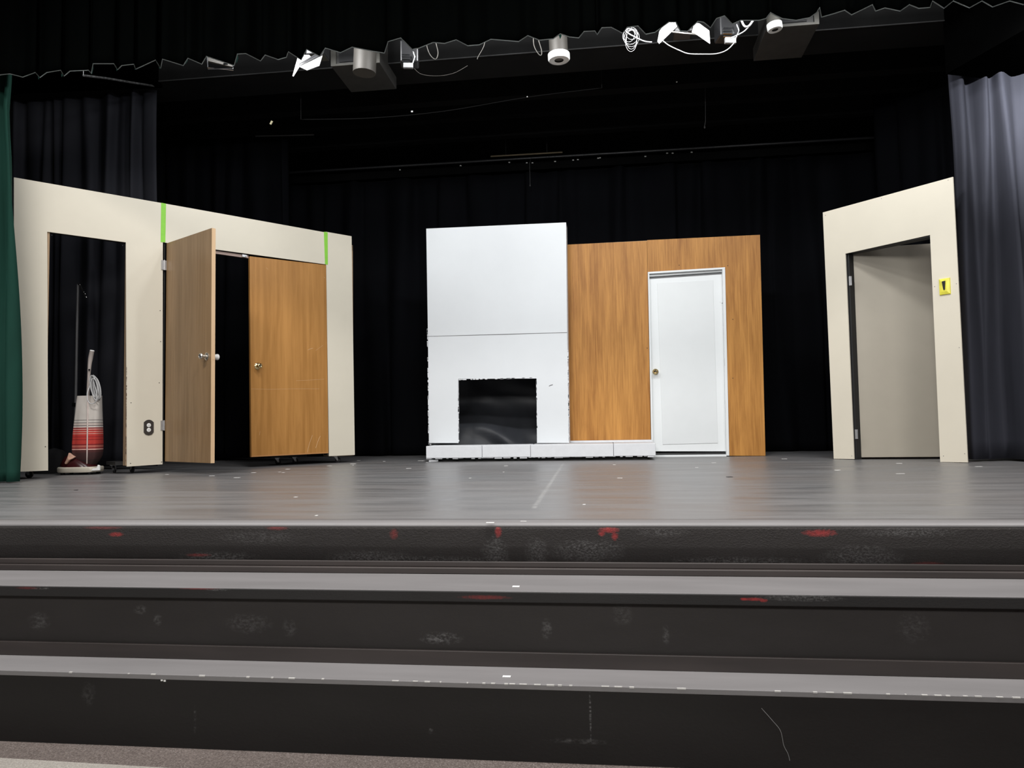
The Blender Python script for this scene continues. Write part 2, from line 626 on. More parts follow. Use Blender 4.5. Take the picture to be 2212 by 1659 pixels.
struct(ck.build('edge_crack', M['black_wood'], solid=0.002))  # flat black strip put in for the dark of the open crack
blk = MB()
blk.bb(XL, XR, YE + 0.03, 10.6, FZ, -0.065)
struct(blk.build('stage_base', M['black_wood']))
tr = MB()
tr.bb(XL, XR, YE - 0.002, YE + 0.028, -0.176, -0.152).bb(XL, XR, YE - 0.012, YE + 0.028, T2Z, -0.176)
struct(tr.build('trim_1', M['brown_trim'], bevel=0.004))

blots2 = [(1048, 1290, 0.09, 0.008, 0.5, Y2), (1627, 1294, 0.035, 0.006, 1.0, Y2), (1606, 1294, 0.012, 0.005, 1.0, Y2), (1650, 1297, 0.014, 0.006, 1.0, Y2), (430, 1270, 0.08, 0.007, 0.35, Y2), (60, 1270, 0.05, 0.005, 0.3, Y2)]
scuffs2 = [(1730, 1292, 0.16, 0.012, 1.0, Y2), (1200, 1279, 0.03, 0.004, 1.0, Y2), (470, 1274, 0.06, 0.005, 1.0, Y2), (90, 1271, 0.05, 0.004, 1.0, Y2)]
M['lip'] = riser_mat('step_lip_paint', (0.021, 0.02, 0.02), (0.034, 0.032, 0.032), blots2, scuffs2, rough=0.5, bstr=0.08)
scuffs3 = [(296, 1320, 0.03, 0.02, 0.6, Y2), (333, 1342, 0.02, 0.025, 0.6, Y2), (75, 1345, 0.05, 0.04, 0.5, Y2), (950, 1382, 0.09, 0.025, 1.0, Y2), (1180, 1364, 0.022, 0.04, 0.7, Y2), (1345, 1330, 0.04, 0.05, 0.35, Y2),
           (1440, 1375, 0.015, 0.04, 0.6, Y2), (1980, 1360, 0.06, 0.06, 0.3, Y2), (530, 1350, 0.10, 0.04, 0.45, Y2), (620, 1360, 0.03, 0.04, 0.4, Y2), (1000, 1299, 0.30, 0.004, 0.9, Y2), (1300, 1302, 0.2, 0.005, 0.8, Y2), (1750, 1312, 0.4, 0.004, 0.6, Y2), (560, 1291, 0.3, 0.004, 0.6, Y2)]
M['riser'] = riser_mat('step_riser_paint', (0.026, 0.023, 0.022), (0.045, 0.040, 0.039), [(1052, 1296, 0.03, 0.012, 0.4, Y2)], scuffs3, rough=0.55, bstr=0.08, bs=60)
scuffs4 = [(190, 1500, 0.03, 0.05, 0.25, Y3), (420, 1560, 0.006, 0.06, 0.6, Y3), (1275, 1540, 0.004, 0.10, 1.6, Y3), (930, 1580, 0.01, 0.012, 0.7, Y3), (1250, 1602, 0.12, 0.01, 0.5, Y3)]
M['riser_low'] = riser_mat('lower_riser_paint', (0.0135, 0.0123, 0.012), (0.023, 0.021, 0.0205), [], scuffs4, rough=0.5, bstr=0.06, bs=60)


def step_tread(name, y0, y1, z, lip, matlip):
    t = MB()
    t.bb(XL, XR, y0, y1, z - 0.018, z)
    o = struct(t.build(name, M['tread'], bevel=0.002))
    if lip:
        l = MB()
        l.bb(XL, XR, y0 - 0.002, y0 + 0.03, z - lip, z - 0.0025)
        q = l.build('nosing', matlip, o, bevel=0.003)
    return o


step_tread('step_tread', Y2, YE + 0.03, T2Z, 0.040, M['lip'])
r2 = MB()
r2.bb(XL, XR, Y2 + 0.022, YE + 0.03, FZ, T2Z - 0.019)
struct(r2.build('step_riser', M['riser']))
r2b = MB()
r2b.bb(XL, XR, Y2 + 0.008, Y2 + 0.0215, T3Z, T3Z + 0.052)
struct(r2b.build('trim_2', M['brown_trim'], bevel=0.002))
step_tread('step_tread', Y3, Y2 + 0.0215, T3Z, 0.0, None)
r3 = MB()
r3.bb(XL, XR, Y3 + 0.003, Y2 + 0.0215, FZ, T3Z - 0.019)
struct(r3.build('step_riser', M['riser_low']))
# pale chipped paint along the lowest nosing
ch = MB()
random.seed(3)
x = PZ(0, 1438, T3Z).x
while x < PZ(2212, 1500, T3Z).x:
    px_dens = 0.5 + 0.5 * noise.noise(Vector((x * 1.3, 0, 9)))
    L = random.uniform(0.004, 0.03)
    if random.random() < px_dens:
        hgt = random.uniform(0.0015, 0.004)
        ch.bb(x, x + L, Y3 - 0.0012, Y3 + 0.004, T3Z - hgt, T3Z + 0.0006)
    x += L + random.uniform(0.004, 0.05)
o = struct(ch.build('trim_3', plain('chipped_edge_paint', (0.55, 0.54, 0.52), 0.8)))
# curved hairline scratch on the lowest riser
o = MB()
sc_pts = [PY(px, py, Y3 + 0.0025) for px, py in ((1645, 1530), (1668, 1556), (1686, 1579), (1693, 1610), (1702, 1628), (1706, 1643))]
o.tube(hermite(sc_pts, 6), 0.0009, 5)
tag(o.build('scratch', plain('scratch_grey', (0.22, 0.22, 0.22), 0.8), loc=sc_pts[-1]), 'thin curved pale scratch on the lowest black riser at right', 'scratch')


def carpet(name, a, b, sp):
    m, nt, bs = node_mat(name)
    v = coords(nt, (1, 1, 1), True)
    f = noise_fac(nt, v, 150, 3, 0.7, 0.35, 0.65)
    f2 = noise_fac(nt, v, 3, 3, 0.5, 0.3, 0.7)
    f3 = noise_fac(nt, v, 260, 1, 0.5, 0.66, 0.74)
    c = mixc(nt, f, a, b)
    c = mixc(nt, mth(nt, 'MULTIPLY', f2, 0.3), c, tuple(x_ * 0.8 for x_ in a))
    c = mixc(nt, mth(nt, 'MULTIPLY', f3, 0.7), c, sp)
    link(nt, c, bs.inputs['Base Color'])
    bs.inputs['Roughness'].default_value = 0.95
    bump(nt, bs, f, 0.6, 0.006)
    return m


fl = MB()
fl.bb(XL, XR, -2.5, Y3 + 0.01, FZ - 0.05, FZ)
struct(fl.build('floor', carpet('house_carpet', (0.075, 0.058, 0.050), (0.20, 0.165, 0.15), (0.45, 0.42, 0.4))))
pa, pb = PZ(0, 1642, FZ), PZ(330, 1662, FZ)  # thin paler slab over part of the carpet
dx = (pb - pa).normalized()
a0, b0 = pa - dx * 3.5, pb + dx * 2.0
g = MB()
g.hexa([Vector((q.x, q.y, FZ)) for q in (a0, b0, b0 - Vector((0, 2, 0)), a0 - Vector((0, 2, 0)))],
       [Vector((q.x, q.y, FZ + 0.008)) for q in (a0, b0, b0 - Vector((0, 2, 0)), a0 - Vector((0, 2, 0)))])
tag(g.build('floor_surface', carpet('pale_carpet', (0.28, 0.26, 0.23), (0.45, 0.42, 0.38), (0.6, 0.6, 0.55)), loc=(a0 + b0) / 2), 'pale grey area of floor over the brown carpet below the steps', 'mat')

# black shell of the stage
s_ = MB()
s_.bb(XL, XR, 10.5, 10.62, 0, 5.0)
struct(s_.build('wall_back', M['ceil']))
s_ = MB()
s_.bb(XL - 0.12, XL, YC + 0.5, 10.6, 0, 5.0)
struct(s_.build('wall_left', M['ceil']))
s_ = MB()
s_.bb(XR, XR + 0.12, YC + 0.5, 10.6, 0, 5.0)
struct(s_.build('wall_right', M['ceil']))
s_ = MB()
s_.bb(XL, XR, 4.9, 10.6, 4.9, 5.0)
struct(s_.build('ceiling', M['ceil']))
# soffit slab and joists
SZ = 3.90
y_f, y_b = PZ(1300, 102, SZ).y, PZ(1100, 166, SZ).y
s_ = MB()
s_.bb(XL, XR, y_f, y_b, SZ, SZ + 0.35)
so = struct(s_.build('ceiling_beam', M['soffit']))
for k, (px, py, dp, z) in enumerate(((1140, 205, 0.14, 3.98), (1140, 245, 0.12, 4.02), (1140, 290, 0.12, 4.0))):
    yy = PZ(px, py, z).y
    q = MB()
    q.bb(XL, XR, yy, yy + dp, z, z + 0.3)
    struct(q.build('ceiling_beam', M['ceil']))


e_ = MB()
e_.bb(XL, XR, y_f - 0.004, y_f + 0.004, SZ - 0.003, SZ + 0.006)
struct(e_.build('crease_highlight', plain('highlight_grey', (0.03, 0.03, 0.03), 0.7, var=0.6, scale=2)))  # thin strip coloured lighter as the highlight along the beam's front crease


def side_shade_beam(pa, pb, side, wd, zb):  # near-black beam added for the shade above a side curtain top
    u = (Vector((pb.x, pb.y, 0)) - Vector((pa.x, pa.y, 0))).normalized()
    n = Vector((u.y, -u.x, 0))
    if n.x * side < 0:
        n = -n
    q = [Vector((p.x, p.y, zb)) for p in (pa, pb)]
    q = [q[0], q[1], q[1] + n * wd, q[0] + n * wd]
    b = MB()
    b.hexa(q, [p + Zv * 0.9 for p in q])
    return struct(b.build('ceiling_beam', M['void']))  # added beam, stands in for the shade above the curtain top


side_shade_beam(PD(2043, 160, 6.6), PD(2290, 10, 5.55), 1, 1.6, 3.42)
side_shade_beam(PY(351, 190, 7.1), PY(170, 161, 5.75), -1, 1.6, PY(351, 190, 7.1).z)


# ------------------------------------------------------------------ curtains
def curtain(name, m, a, b, z0, z1, widths, amp, seed, label, cat='curtain', nz=26, flare=0.0, sharp=0.7, gather=0.0, lean=0.0):
    rnd = random.Random(seed)
    a, b = Vector((a[0], a[1], 0)), Vector((b[0], b[1], 0))
    L = (b - a).length
    u = (b - a).normalized()
    n = Vector((u.y, -u.x, 0))
    if n.dot(CAM - a) < 0:
        n = -n
    folds = []
    x = 0.0
    while x < L:
        wd = rnd.uniform(*widths)
        folds.append((x, wd, rnd.uniform(0.55, 1.0) * amp, rnd.uniform(-1, 1), rnd.uniform(0, 6)))
        x += wd
    cols = []
    for (x0, wd, am, sk, ph) in folds:
        for k in range(10):
            cols.append((x0, wd, am, sk, ph, k / 10.0))
    rows = []
    for iz in range(nz + 1):
        t = iz / nz
        z = z0 + (z1 - z0) * t
        row = []
        for (x0, wd, am, sk, ph, k) in cols:
            s_ = x0 + wd * k
            h = (0.5 - 0.5 * math.cos(2 * PI * k)) ** sharp
            aa = am * (1 + 0.35 * math.sin(z * 1.1 + ph)) * (1 + flare * (1 - t))
            drift = 0.25 * wd * math.sin(z * 0.8 + ph) * h + 0.02 * noise.noise(Vector((s_ * 2, z * 0.7, seed)))
            off = aa * h + 0.25 * amp * noise.noise(Vector((s_ * 5, z * 0.9, seed + 7)))
            off += 0.35 * amp * math.sin(s_ * 2 * PI / (widths[0] * 2.7) + z * 0.5)
            p = a + u * (min(s_, L) + drift + lean * t) + n * off + Zv * z
            row.append(p)
        rows.append(row)
    mb = MB()
    mb.grid(rows)
    o = mb.build(name, m, loc=(a + b) / 2 + Zv * z0, smooth=True, solid=0.006)
    return tag(o, label, cat)


YL = 7.25
c0, c1 = PY(-260, 600, YL), PY(344, 500, YL)
curtain('stage_curtain', M['leg_fabric_dimmed'], c0, c1, 0.03, 4.3, (0.10, 0.24), 0.07, 5, 'charcoal curtain rising above the left cream doorway flat', sharp=0.8)
c0, c1 = PY(250, 500, 9.0), PY(624, 480, 9.0)
curtain('stage_curtain', M['black_fabric'], c0, c1, 0.03, 4.2, (0.18, 0.32), 0.06, 8, 'black curtain behind the closet double doors, dim, with its edge above the header')
c0, c1 = PY(420, 500, 9.95), PY(2140, 500, 9.95)
back = curtain('stage_curtain', M['black_fabric'], c0, c1, 0.015, 3.72, (0.22, 0.42), 0.07, 11, 'wide black backdrop curtain behind the white fireplace and wood panel', nz=30)
c0, c1 = PD(2064, 500, 6.85), PD(2420, 500, 6.4)
curtain('stage_curtain', M['leg_fabric'], c0, c1, 0.02, 4.4, (0.15, 0.30), 0.17, 31, 'charcoal grey curtain hanging at the far right beside the cream doorway flat', sharp=0.9, flare=0.0, lean=0.0)
# side masking panels far left and right, dim
c0, c1 = PY(1900, 500, 9.3), PY(2160, 500, 8.2)
curtain('stage_curtain', M['black_fabric'], c0, c1, 0.02, 4.2, (0.2, 0.3), 0.06, 33, 'black side curtain showing through above the right cream doorway flat')

# green house curtain at the far left, gathered at the top
gY = 5.42
rows = []
rnd = random.Random(4)
edge_px = [(158, 48), (190, 45), (235, 40), (290, 41), (340, 43), (400, 43), (600, 43), (800, 44), (960, 45), (1038, 46)]
for i in range(40):
    t = i / 39
    py = 1040 - t * (1040 - 120)
    ex = None
    for (ya, xa), (yb, xb) in zip(edge_px, edge_px[1:]):
        if ya <= py <= yb:
            ex = xa + (xb - xa) * (py - ya) / (yb - ya)
    if ex is None:
        ex = edge_px[0][1] if py < 158 else 46
    row = []
    for k in range(61):
        s_ = k / 60
        pxx = ex - 6 - s_ * 330
        narrow = 1.0
        off = 0.05 * math.sin(s_ * 58 + 0.9 * math.sin(py * 0.006)) + 0.03 * math.sin(s_ * 23 + py * 0.004 + 1)
        p = PY(pxx, py, gY)
        row.append(Vector((p.x, gY - off - 0.02, p.z)))
    rows.append(row)
zfix = [r[0].z for r in rows]
mb = MB()
mb.grid([[Vector((p.x, p.y, zfix[i])) for p in r] for i, r in enumerate(rows)])
tag(mb.build('stage_curtain', M['green_fabric'], loc=(rows[0][0].x, gY, zfix[0]), smooth=True, solid=0.008), 'dark green velvet house curtain at the far left edge of the stage', 'curtain')

# valance with pleats read from its hem line
HEM = [(-60, 166), (-30, 172), (0, 160), (20, 158), (48, 165), (75, 155), (85, 166), (100, 155), (130, 150), (137, 163), (150, 152), (190, 150), (196, 157), (200, 136), (245, 136), (253, 149), (262, 140), (288, 137), (292, 148),
       (335, 128), (346, 146), (350, 126), (395, 140), (405, 124), (435, 137), (445, 120), (505, 140), (512, 115), (530, 114), (562, 130), (572, 117), (600, 127), (618, 122), (622, 110), (650, 128), (662, 105),
       (690, 120), (702, 102), (735, 112), (760, 100), (800, 108), (830, 113), (838, 88), (865, 80), (890, 105), (905, 102), (935, 90), (960, 92), (985, 84), (1010, 97), (1035, 95), (1060, 83), (1085, 85), (1120, 88),
       (1140, 75), (1165, 85), (1195, 82), (1210, 71), (1230, 78), (1250, 80), (1262, 66), (1285, 65), (1290, 73), (1300, 58), (1320, 57), (1345, 70), (1355, 57), (1378, 54), (1395, 72), (1415, 68), (1445, 46),
       (1460, 46), (1470, 65), (1485, 66), (1508, 44), (1520, 46), (1535, 58), (1548, 38), (1565, 32), (1582, 50), (1600, 42), (1640, 42), (1655, 38), (1665, 25), (1675, 31), (1690, 38), (1720, 42), (1750, 36),
       (1765, 25), (1771, 14), (1775, 35), (1800, 28), (1825, 20), (1840, 30), (1865, 18), (1885, 8), (1892, 22), (1912, 15), (1945, 22), (1965, 8), (1985, 16), (2010, 14), (2015, 0), (2040, 16), (2060, 0),
       (2095, 15), (2122, 0), (2145, 13), (2182, 0), (2212, 8), (2240, -8), (2270, 4), (2310, -12)]
YV = 5.15
hz = []
for px, py in HEM:
    # smooth trend of the hem height
    tr_py = 166 - (px + 60) * (166 + 4) / 2370.0
    hz.append(PY(px, tr_py, YV).z)
hem_pts = []
for (px, py), z in zip(HEM, hz):
    p = PZ(px, py, z)
    hem_pts.append(p)
fine = []
for a, b in zip(hem_pts, hem_pts[1:]):
    for k in range(3):
        fine.append(a.lerp(b, k / 3))
fine.append(hem_pts[-1])
rows = []
for t in (0, 0.04, 0.15, 0.4, 1.0):
    row = []
    for p in fine:
        mean = YV
        yy = mean + (p.y - mean) * (1 - 0.35 * t)
        row.append(Vector((p.x, yy, p.z + t * (4.9 - p.z))))
    rows.append(row)
vt = thing('stage_valance', (0, YV, 4.9), 'black pleated valance with a wavy hem rimmed in painted backlight across the top of the stage opening', 'valance')
mb = MB()
mb.grid(rows)
mb.build('drape', M['valance'], vt, smooth=True, solid=0.008)
mb = MB()
mb.tube([p + Vector((0, 0.006, -0.003)) for p in fine], 0.0032, 6)
mb.build('hem_glow_cord', M['hem'], vt, smooth=True)  # pale cord added to give the cloth edge its backlit glow
for (x0, x1, y0, y1) in ((76, 86, 150, 171), (127, 136, 148, 166), (194, 200, 134, 160), (247, 254, 134, 153), (289, 292, 135, 150), (335, 349, 124, 148), (392, 404, 123, 138), (430, 438, 122, 131),
                         (506, 513, 115, 136), (1770, 1777, 11, 34), (1083, 1088, 70, 86), (1205, 1212, 70, 84)):
    yv = YV + 0.10  # added teal flaps stand in for the backlit backs of the folds
    q = [PY(x0, y0, yv), PY(x1, y0 + 2, yv), PY(x1 + 1, (y0 + y1) / 2, yv + 0.02), PY((x0 + 2 * x1) / 3, y1, yv + 0.02), PY((x0 + x1) / 2, (y0 + y1) / 2, yv)]
    mb = MB()
    mb.hexa(q, [p + Vector((0, 0.004, 0)) for p in q])
    mb.build('lit_fold_flap', M['lit_fold'], vt)


# ------------------------------------------------------------------ hardware helpers
def caster(parent, p, h, rz=0.3, m=None):
    """swivel caster under a flat: plate, fork and wheel; p on the floor"""
    ct = MB()
    r = h * 0.40
    ct.box((p.x, p.y, h - 0.004), (0.055, 0.055, 0.006), rz)
    d = Vector((math.cos(rz), math.sin(rz), 0))
    sd = Vector((-d.y, d.x, 0))
    for s_ in (-1, 1):
        a = p + sd * s_ * 0.014
        q = [a + Vector((0, 0, h - 0.006)) - d * 0.02, a + Vector((0, 0, h - 0.006)) + d * 0.02, a + d * 0.028 + Vector((0, 0, r * 0.8)), a + d * 0.012 + Vector((0, 0, r * 0.8))]
        ct.hexa(q, [v + sd * 0.003 for v in q])
    o = ct.build('caster', M['zinc'], parent)
    wl = MB()
    c = p + d * 0.02 + Vector((0, 0, r))
    wl.lathe(c - sd * 0.010, sd, [(0, r * 0.75), (0.002, r), (0.018, r), (0.02, r * 0.75)], 18)
    w_ = MB()
    oo = wl.build('wheel', m or M['rubber'], o, smooth=True)
    return o


def quad(mb, pl, pix, f0, f1, off=0.0):
    """slab on a plane between offsets f0 (front) and f1 (back); pix: corner pixels"""
    uz = [pl.uz(x, y, off) for x, y in pix]
    mb.hexa([pl.pt(u, z, f0) for u, z in uz], [pl.pt(u, z, f1) for u, z in uz])
    return mb


def slab(mb, pl, u0, u1, z0, z1, f0, f1):
    q = [(u0, z0), (u1, z0), (u1, z1), (u0, z1)]
    mb.hexa([pl.pt(u, z, f0) for u, z in q], [pl.pt(u, z, f1) for u, z in q])
    return mb


def knob(parent, base, n, m, m2=None, r=0.028):
    """round door knob: rosette, neck and knob with a keyway recess"""
    k = MB()
    k.lathe(base, n, [(0, 0.034), (0.005, 0.034), (0.011, 0.026), (0.014, 0.014), (0.03, 0.012), (0.035, 0.016), (0.047, r * 0.93), (0.058, r), (0.066, r * 0.86), (0.069, r * 0.62), (0.064, r * 0.42), (0.060, 0.006)], 28)
    o = k.build('knob', m, parent, smooth=True)
    if m2:
        k2 = MB()
        k2.lathe(base + n * 0.0595, n, [(0, 0.011), (0.003, 0.009)], 16)
        k2.build('keyway', m2, o, smooth=True)
    return o


def hinge(parent, pl, u, z, off, side=1):
    h = MB()
    slab(h, pl, u - 0.028, u + 0.022, z - 0.045, z + 0.045, off + 0.004, off)
    h.lathe(pl.pt(u, z - 0.047, off + 0.008), Zv, [(0, 0.006), (0.094, 0.006)], 12)
    for dz in (-0.03, 0, 0.03):
        h.lathe(pl.pt(u - 0.016, z + dz, off + 0.003), pl.n, [(0, 0.004), (0.002, 0.003)], 10)
    return h.build('hinge', M['zinc'], parent)


# ------------------------------------------------------------------ left wall of three flats
LA, LB = PD(46, 1018.7, 6.353), PD(766, 982.7, 8.517)
LP = Plane(LA, LB)
TH, FR = 0.012, 0.085     # skin thickness, depth to the back of the frame

# doorway flat
t1 = thing('doorway_flat', (LP.pt(0.6, 0)), 'tall cream doorway flat at far left with a vacuum cleaner standing in its opening', 'stage flat')
mb = MB()
quad(mb, LP, [(30, 1019.5), (104, 1016.5), (102, 500.5), (272, 523.5), (274, 1008), (351, 1003), (352, 439), (30, 383)], 0, -TH)
mb.build('skin', M['cream'], t1)
mb = MB()
ul, ur = LP.uz(104, 760)[0], LP.uz(274, 760)[0]
uA, uB = LP.uz(40, 760)[0], LP.uz(350, 760)[0]
zt = LP.uz(274, 523.5)[1]
slab(mb, LP, ul - 0.07, ul, 0.075, zt, -TH, -FR)
slab(mb, LP, ur + 0.002, ur + 0.07, 0.075, zt, -TH, -FR)
slab(mb, LP, uA, uA + 0.05, 0.09, 2.45, -TH, -FR)
slab(mb, LP, uB - 0.05, uB, 0.09, 2.45, -TH, -FR)
slab(mb, LP, uA, uB, 2.40, 2.46, -TH, -FR)
mb.build('frame', M['timber'], t1)
mb = MB()
slab(mb, LP, ul - 0.07, ur + 0.07, zt + 0.004, zt + 0.07, -TH, -FR)
mb.build('shaded_head_rail', M['black_wood'], t1)  # blackened for the shade on the underside of the header
for px, dd, rz in ((70, 0.20, 0.2), (300, 0.16, 2.6), (268, 0.30, 1.9)):
    u, _ = LP.uz(px, 1000)
    p = LP.pt(u, 0, -dd)
    caster(t1, p, 0.078, rz)
    b_ = MB()
    slab(b_, LP, u - 0.05, u + 0.05, 0.078, 0.11, -FR, -dd - 0.06)
    b_.build('caster_block', M['black_wood'], t1)
# small screws
sw = MB()
for px, py in ((283, 870), (347, 738), (344, 827), (346, 671), (282, 1001), (349, 998), (98, 965), (265, 530), (112, 508)):
    u, z = LP.uz(px, py)
    sw.lathe(LP.pt(u, z, 0), LP.n, [(0, 0.0045), (0.001, 0.004)], 8)
s_ = sw.build('screw', M['tape_dark'], t1)
s_['kind'] = 'stuff'
# chipped cut edge beside the opening
ce = MB()
rnd = random.Random(9)
for k in range(60):
    z = rnd.uniform(0.11, 0.95)
    ln = rnd.uniform(0.004, 0.02)
    slab(ce, LP, ur - 0.0015, ur + rnd.uniform(0.001, 0.004), z, z + ln, 0.0008, -0.002)
ce.build('chipped_edge', plain('chipped_brown', (0.13, 0.085, 0.06), 0.9), t1)['kind'] = 'stuff'

# closet flat with double doors
t2 = thing('closet_flat', LP.pt(LP.uz(530, 900)[0], 0), 'cream closet flat with two wooden doors, the left door swung open', 'stage flat')
mb = MB()
quad(mb, LP, [(352.5, 523.5), (707, 571.5), (703, 502), (352.5, 439)], 0, -TH)
mb.build('header_panel', M['cream'], t2)
ua, ub = LP.uz(358, 760)[0], LP.uz(707, 760)[0]
zh = LP.uz(530, 548)[1]
mb = MB()
slab(mb, LP, ua - 0.008, ub + 0.004, zh + 0.012, zh + 0.075, -TH, -FR)
slab(mb, LP, ua - 0.014, ua - 0.006, 0.09, zh + 0.01, -0.02, -FR)
slab(mb, LP, ub + 0.002, ub + 0.014, 0.09, zh + 0.01, -TH, -FR)
mb.build('frame', M['black_wood'], t2)
mb = MB()
u0, u1 = LP.uz(452, 545)[0], LP.uz(540, 553)[0]
slab(mb, LP, u0, u1 - 0.004, zh - 0.035, zh - 0.006, -0.028, -0.05)
ds = mb.build('door_stop', plain('pinkish_stop_board', (0.42, 0.31, 0.27), 0.6), t2)
mb = MB()
slab(mb, LP, u1 - 0.075, u1 - 0.03, zh - 0.032, zh - 0.008, -0.012, -0.029)
mb.lathe(LP.pt(u1 - 0.035, zh - 0.02, -0.012), LP.n, [(0, 0.010), (0.006, 0.008)], 12)
mb.build('roller_catch', M['zinc'], t2)
# right, closed door
d2 = MB()
quad(d2, LP, [(543, 987.3), (709.5, 979), (704.5, 572.5), (539.5, 553.5)], 0.003, -0.032, 0.003)
dr = d2.build('door', M['door_wood'], t2, bevel=0.0015)
dr['label'] = 'closed orange-brown closet door with scratches near its foot'
mb = MB()
quad(mb, LP, [(543, 987.3), (709.5, 979), (709.4, 976.5), (543, 984.8)], 0.0045, 0.003, 0.003)
mb.build('bottom_edge_band', plain('band_wood', (0.42, 0.20, 0.07), 0.5), dr)
kp = LP.uz(556, 791, 0.003)
knob(dr, LP.pt(kp[0], kp[1], 0.003), (LP.n + LP.u * 0.0).normalized(), M['brass'], M['lamp_black'])
# scratches on it
for k, pts in enumerate((((543, 840), (580, 841), (640, 840), (690, 840)), ((664, 977), (668, 960), (675, 940)), ((682, 968), (688, 950), (692, 942)), ((640, 822), (670, 821), (700, 819)),
                         ((665, 756), (672, 753), (676, 752)), ((560, 940), (562, 932)), ((575, 578), (579, 582)), ((700, 598), (702, 601)), ((682, 757), (692, 750), (697, 746)))):
    sm = MB()
    q = [LP.pt(*LP.uz(x_, y_, 0.0035), 0.0032) for x_, y_ in pts]
    sm.tube(hermite(q, 4), 0.0011 if k in (1, 2, 4) else 0.0006, 5)
    sm.build('scratch', plain('pale_scratch', (0.72, 0.55, 0.36), 0.7), dr)
# hinges of the closed door are hidden; its open partner
hx, hz_ = LP.uz(357, 760)
hp = LP.pt(hx, 0, 0.01)
he = PD(456, 760, 6.60)
he = Vector((he.x, he.y, 0))
DP = Plane(hp, he)
DL = (he - hp).length
d1 = MB()
zb, ztop = 0.085, LP.uz(357, 523)[1]
zb_pix = DP.uz(452, 1000.5)[1]
zt_pix = DP.uz(454, 493.5)[1]
slab(d1, DP, 0.0, DL, zb_pix, zt_pix, 0.0, -0.035)
dd = d1.build('door', M['door_wood_side'], t2, bevel=0.0015)
dd['label'] = 'open closet door seen at an angle with a pale edge'
de = MB()
slab(de, DP, DL, DL + 0.0035, zb_pix, zt_pix, 0.0, -0.035)
de.build('edge_strip', M['edge_wood'], dd)
ukn = DP.uz(447, 770)[0]
zk = DP.uz(447, 770)[1]
kk = MB()
kb = DP.pt(DL - 0.07, zk, 0.0)
knob(dd, kb, DP.n, M['satin'], M['lamp_black'], 0.027)
k3 = MB()
k3.lathe(DP.pt(DL - 0.07, zk, -0.035), -DP.n, [(0, 0.030), (0.006, 0.030), (0.012, 0.014), (0.026, 0.013), (0.034, 0.017), (0.05, 0.026), (0.066, 0.0275), (0.072, 0.022), (0.074, 0.005)], 24)
k3.build('knob', M['white_plastic'], dd, smooth=True)['label'] = 'white knob'
lp_ = MB()
slab(lp_, DP, DL + 0.0035, DL + 0.005, zk - 0.03, zk + 0.03, -0.008, -0.028)
lp_.build('latch_plate', M['edge_wood'], dd)
for py, px in ((573, 354.5), (919, 353.5)):
    u, z = LP.uz(px, py)
    hinge(t2, LP, u, z, 0.003)
for px, dk in ((668, 0.35), (630, 0.35)):
    u, _ = LP.uz(px, 980)
    p = LP.pt(u, 0, -dk)
    caster(t2, p, 0.075, 0.8)
b_ = MB()
u0_, u1_ = LP.uz(630, 980)[0], LP.uz(700, 980)[0]
slab(b_, LP, u0_ - 0.1, u1_ - 0.05, 0.076, 0.11, -0.28, -0.42)
b_.build('base_board', M['black_wood'], t2)
w_ = MB()
for px in (625, 700):
    u0_ = LP.uz(px, 980)[0]
    slab(w_, LP, u0_ - 0.02, u0_ + 0.02, 0.1, 2.2, -0.34, -0.38)
w_.build('rear_brace', M['black_wood'], t2)

# narrow end flat
t3 = thing('end_flat', LP.pt(LP.uz(737, 900)[0], 0), 'narrow cream end flat to the right of the closed closet door', 'stage flat')
mb = MB()
quad(mb, LP, [(711, 985.3), (766.5, 982.7), (759.5, 510.3), (703.5, 500.5)], 0, -TH)
mb.build('skin', M['cream'], t3)
mb = MB()
ue = LP.uz(765, 760)[0]
u7 = LP.uz(714, 760)[0] + 0.02
slab(mb, LP, ue - 0.05, ue - 0.004, 0.085, 2.44, -TH, -FR)
slab(mb, LP, u7, ue - 0.004, 2.38, 2.44, -TH, -FR)
slab(mb, LP, u7, ue - 0.004, 0.075, 0.12, -TH, -0.20)
mb.build('frame', M['timber'], t3)
u, _ = LP.uz(742, 980)
caster(t3, LP.pt(u, 0, -0.16), 0.074, 0.1, M['rubber'])

# green tape strips over the joints
for pix, lab in (([(347, 523), (357, 523.5), (358.5, 440), (348, 438)], 'bright green tape strip down the joint above the open closet door'),
                 ([(702, 571), (708, 572), (707.5, 502), (699.5, 500.5)], 'bright green tape strip down the joint above the closed door\'s right corner')):
    mb = MB()
    quad(mb, LP, pix, 0.0022, 0.0006)
    c_ = LP.uz((pix[0][0] + pix[2][0]) / 2, pix[0][1])
    tag(mb.build('green_tape', M['tape_green'], loc=LP.pt(c_[0], c_[1])), lab, 'tape')

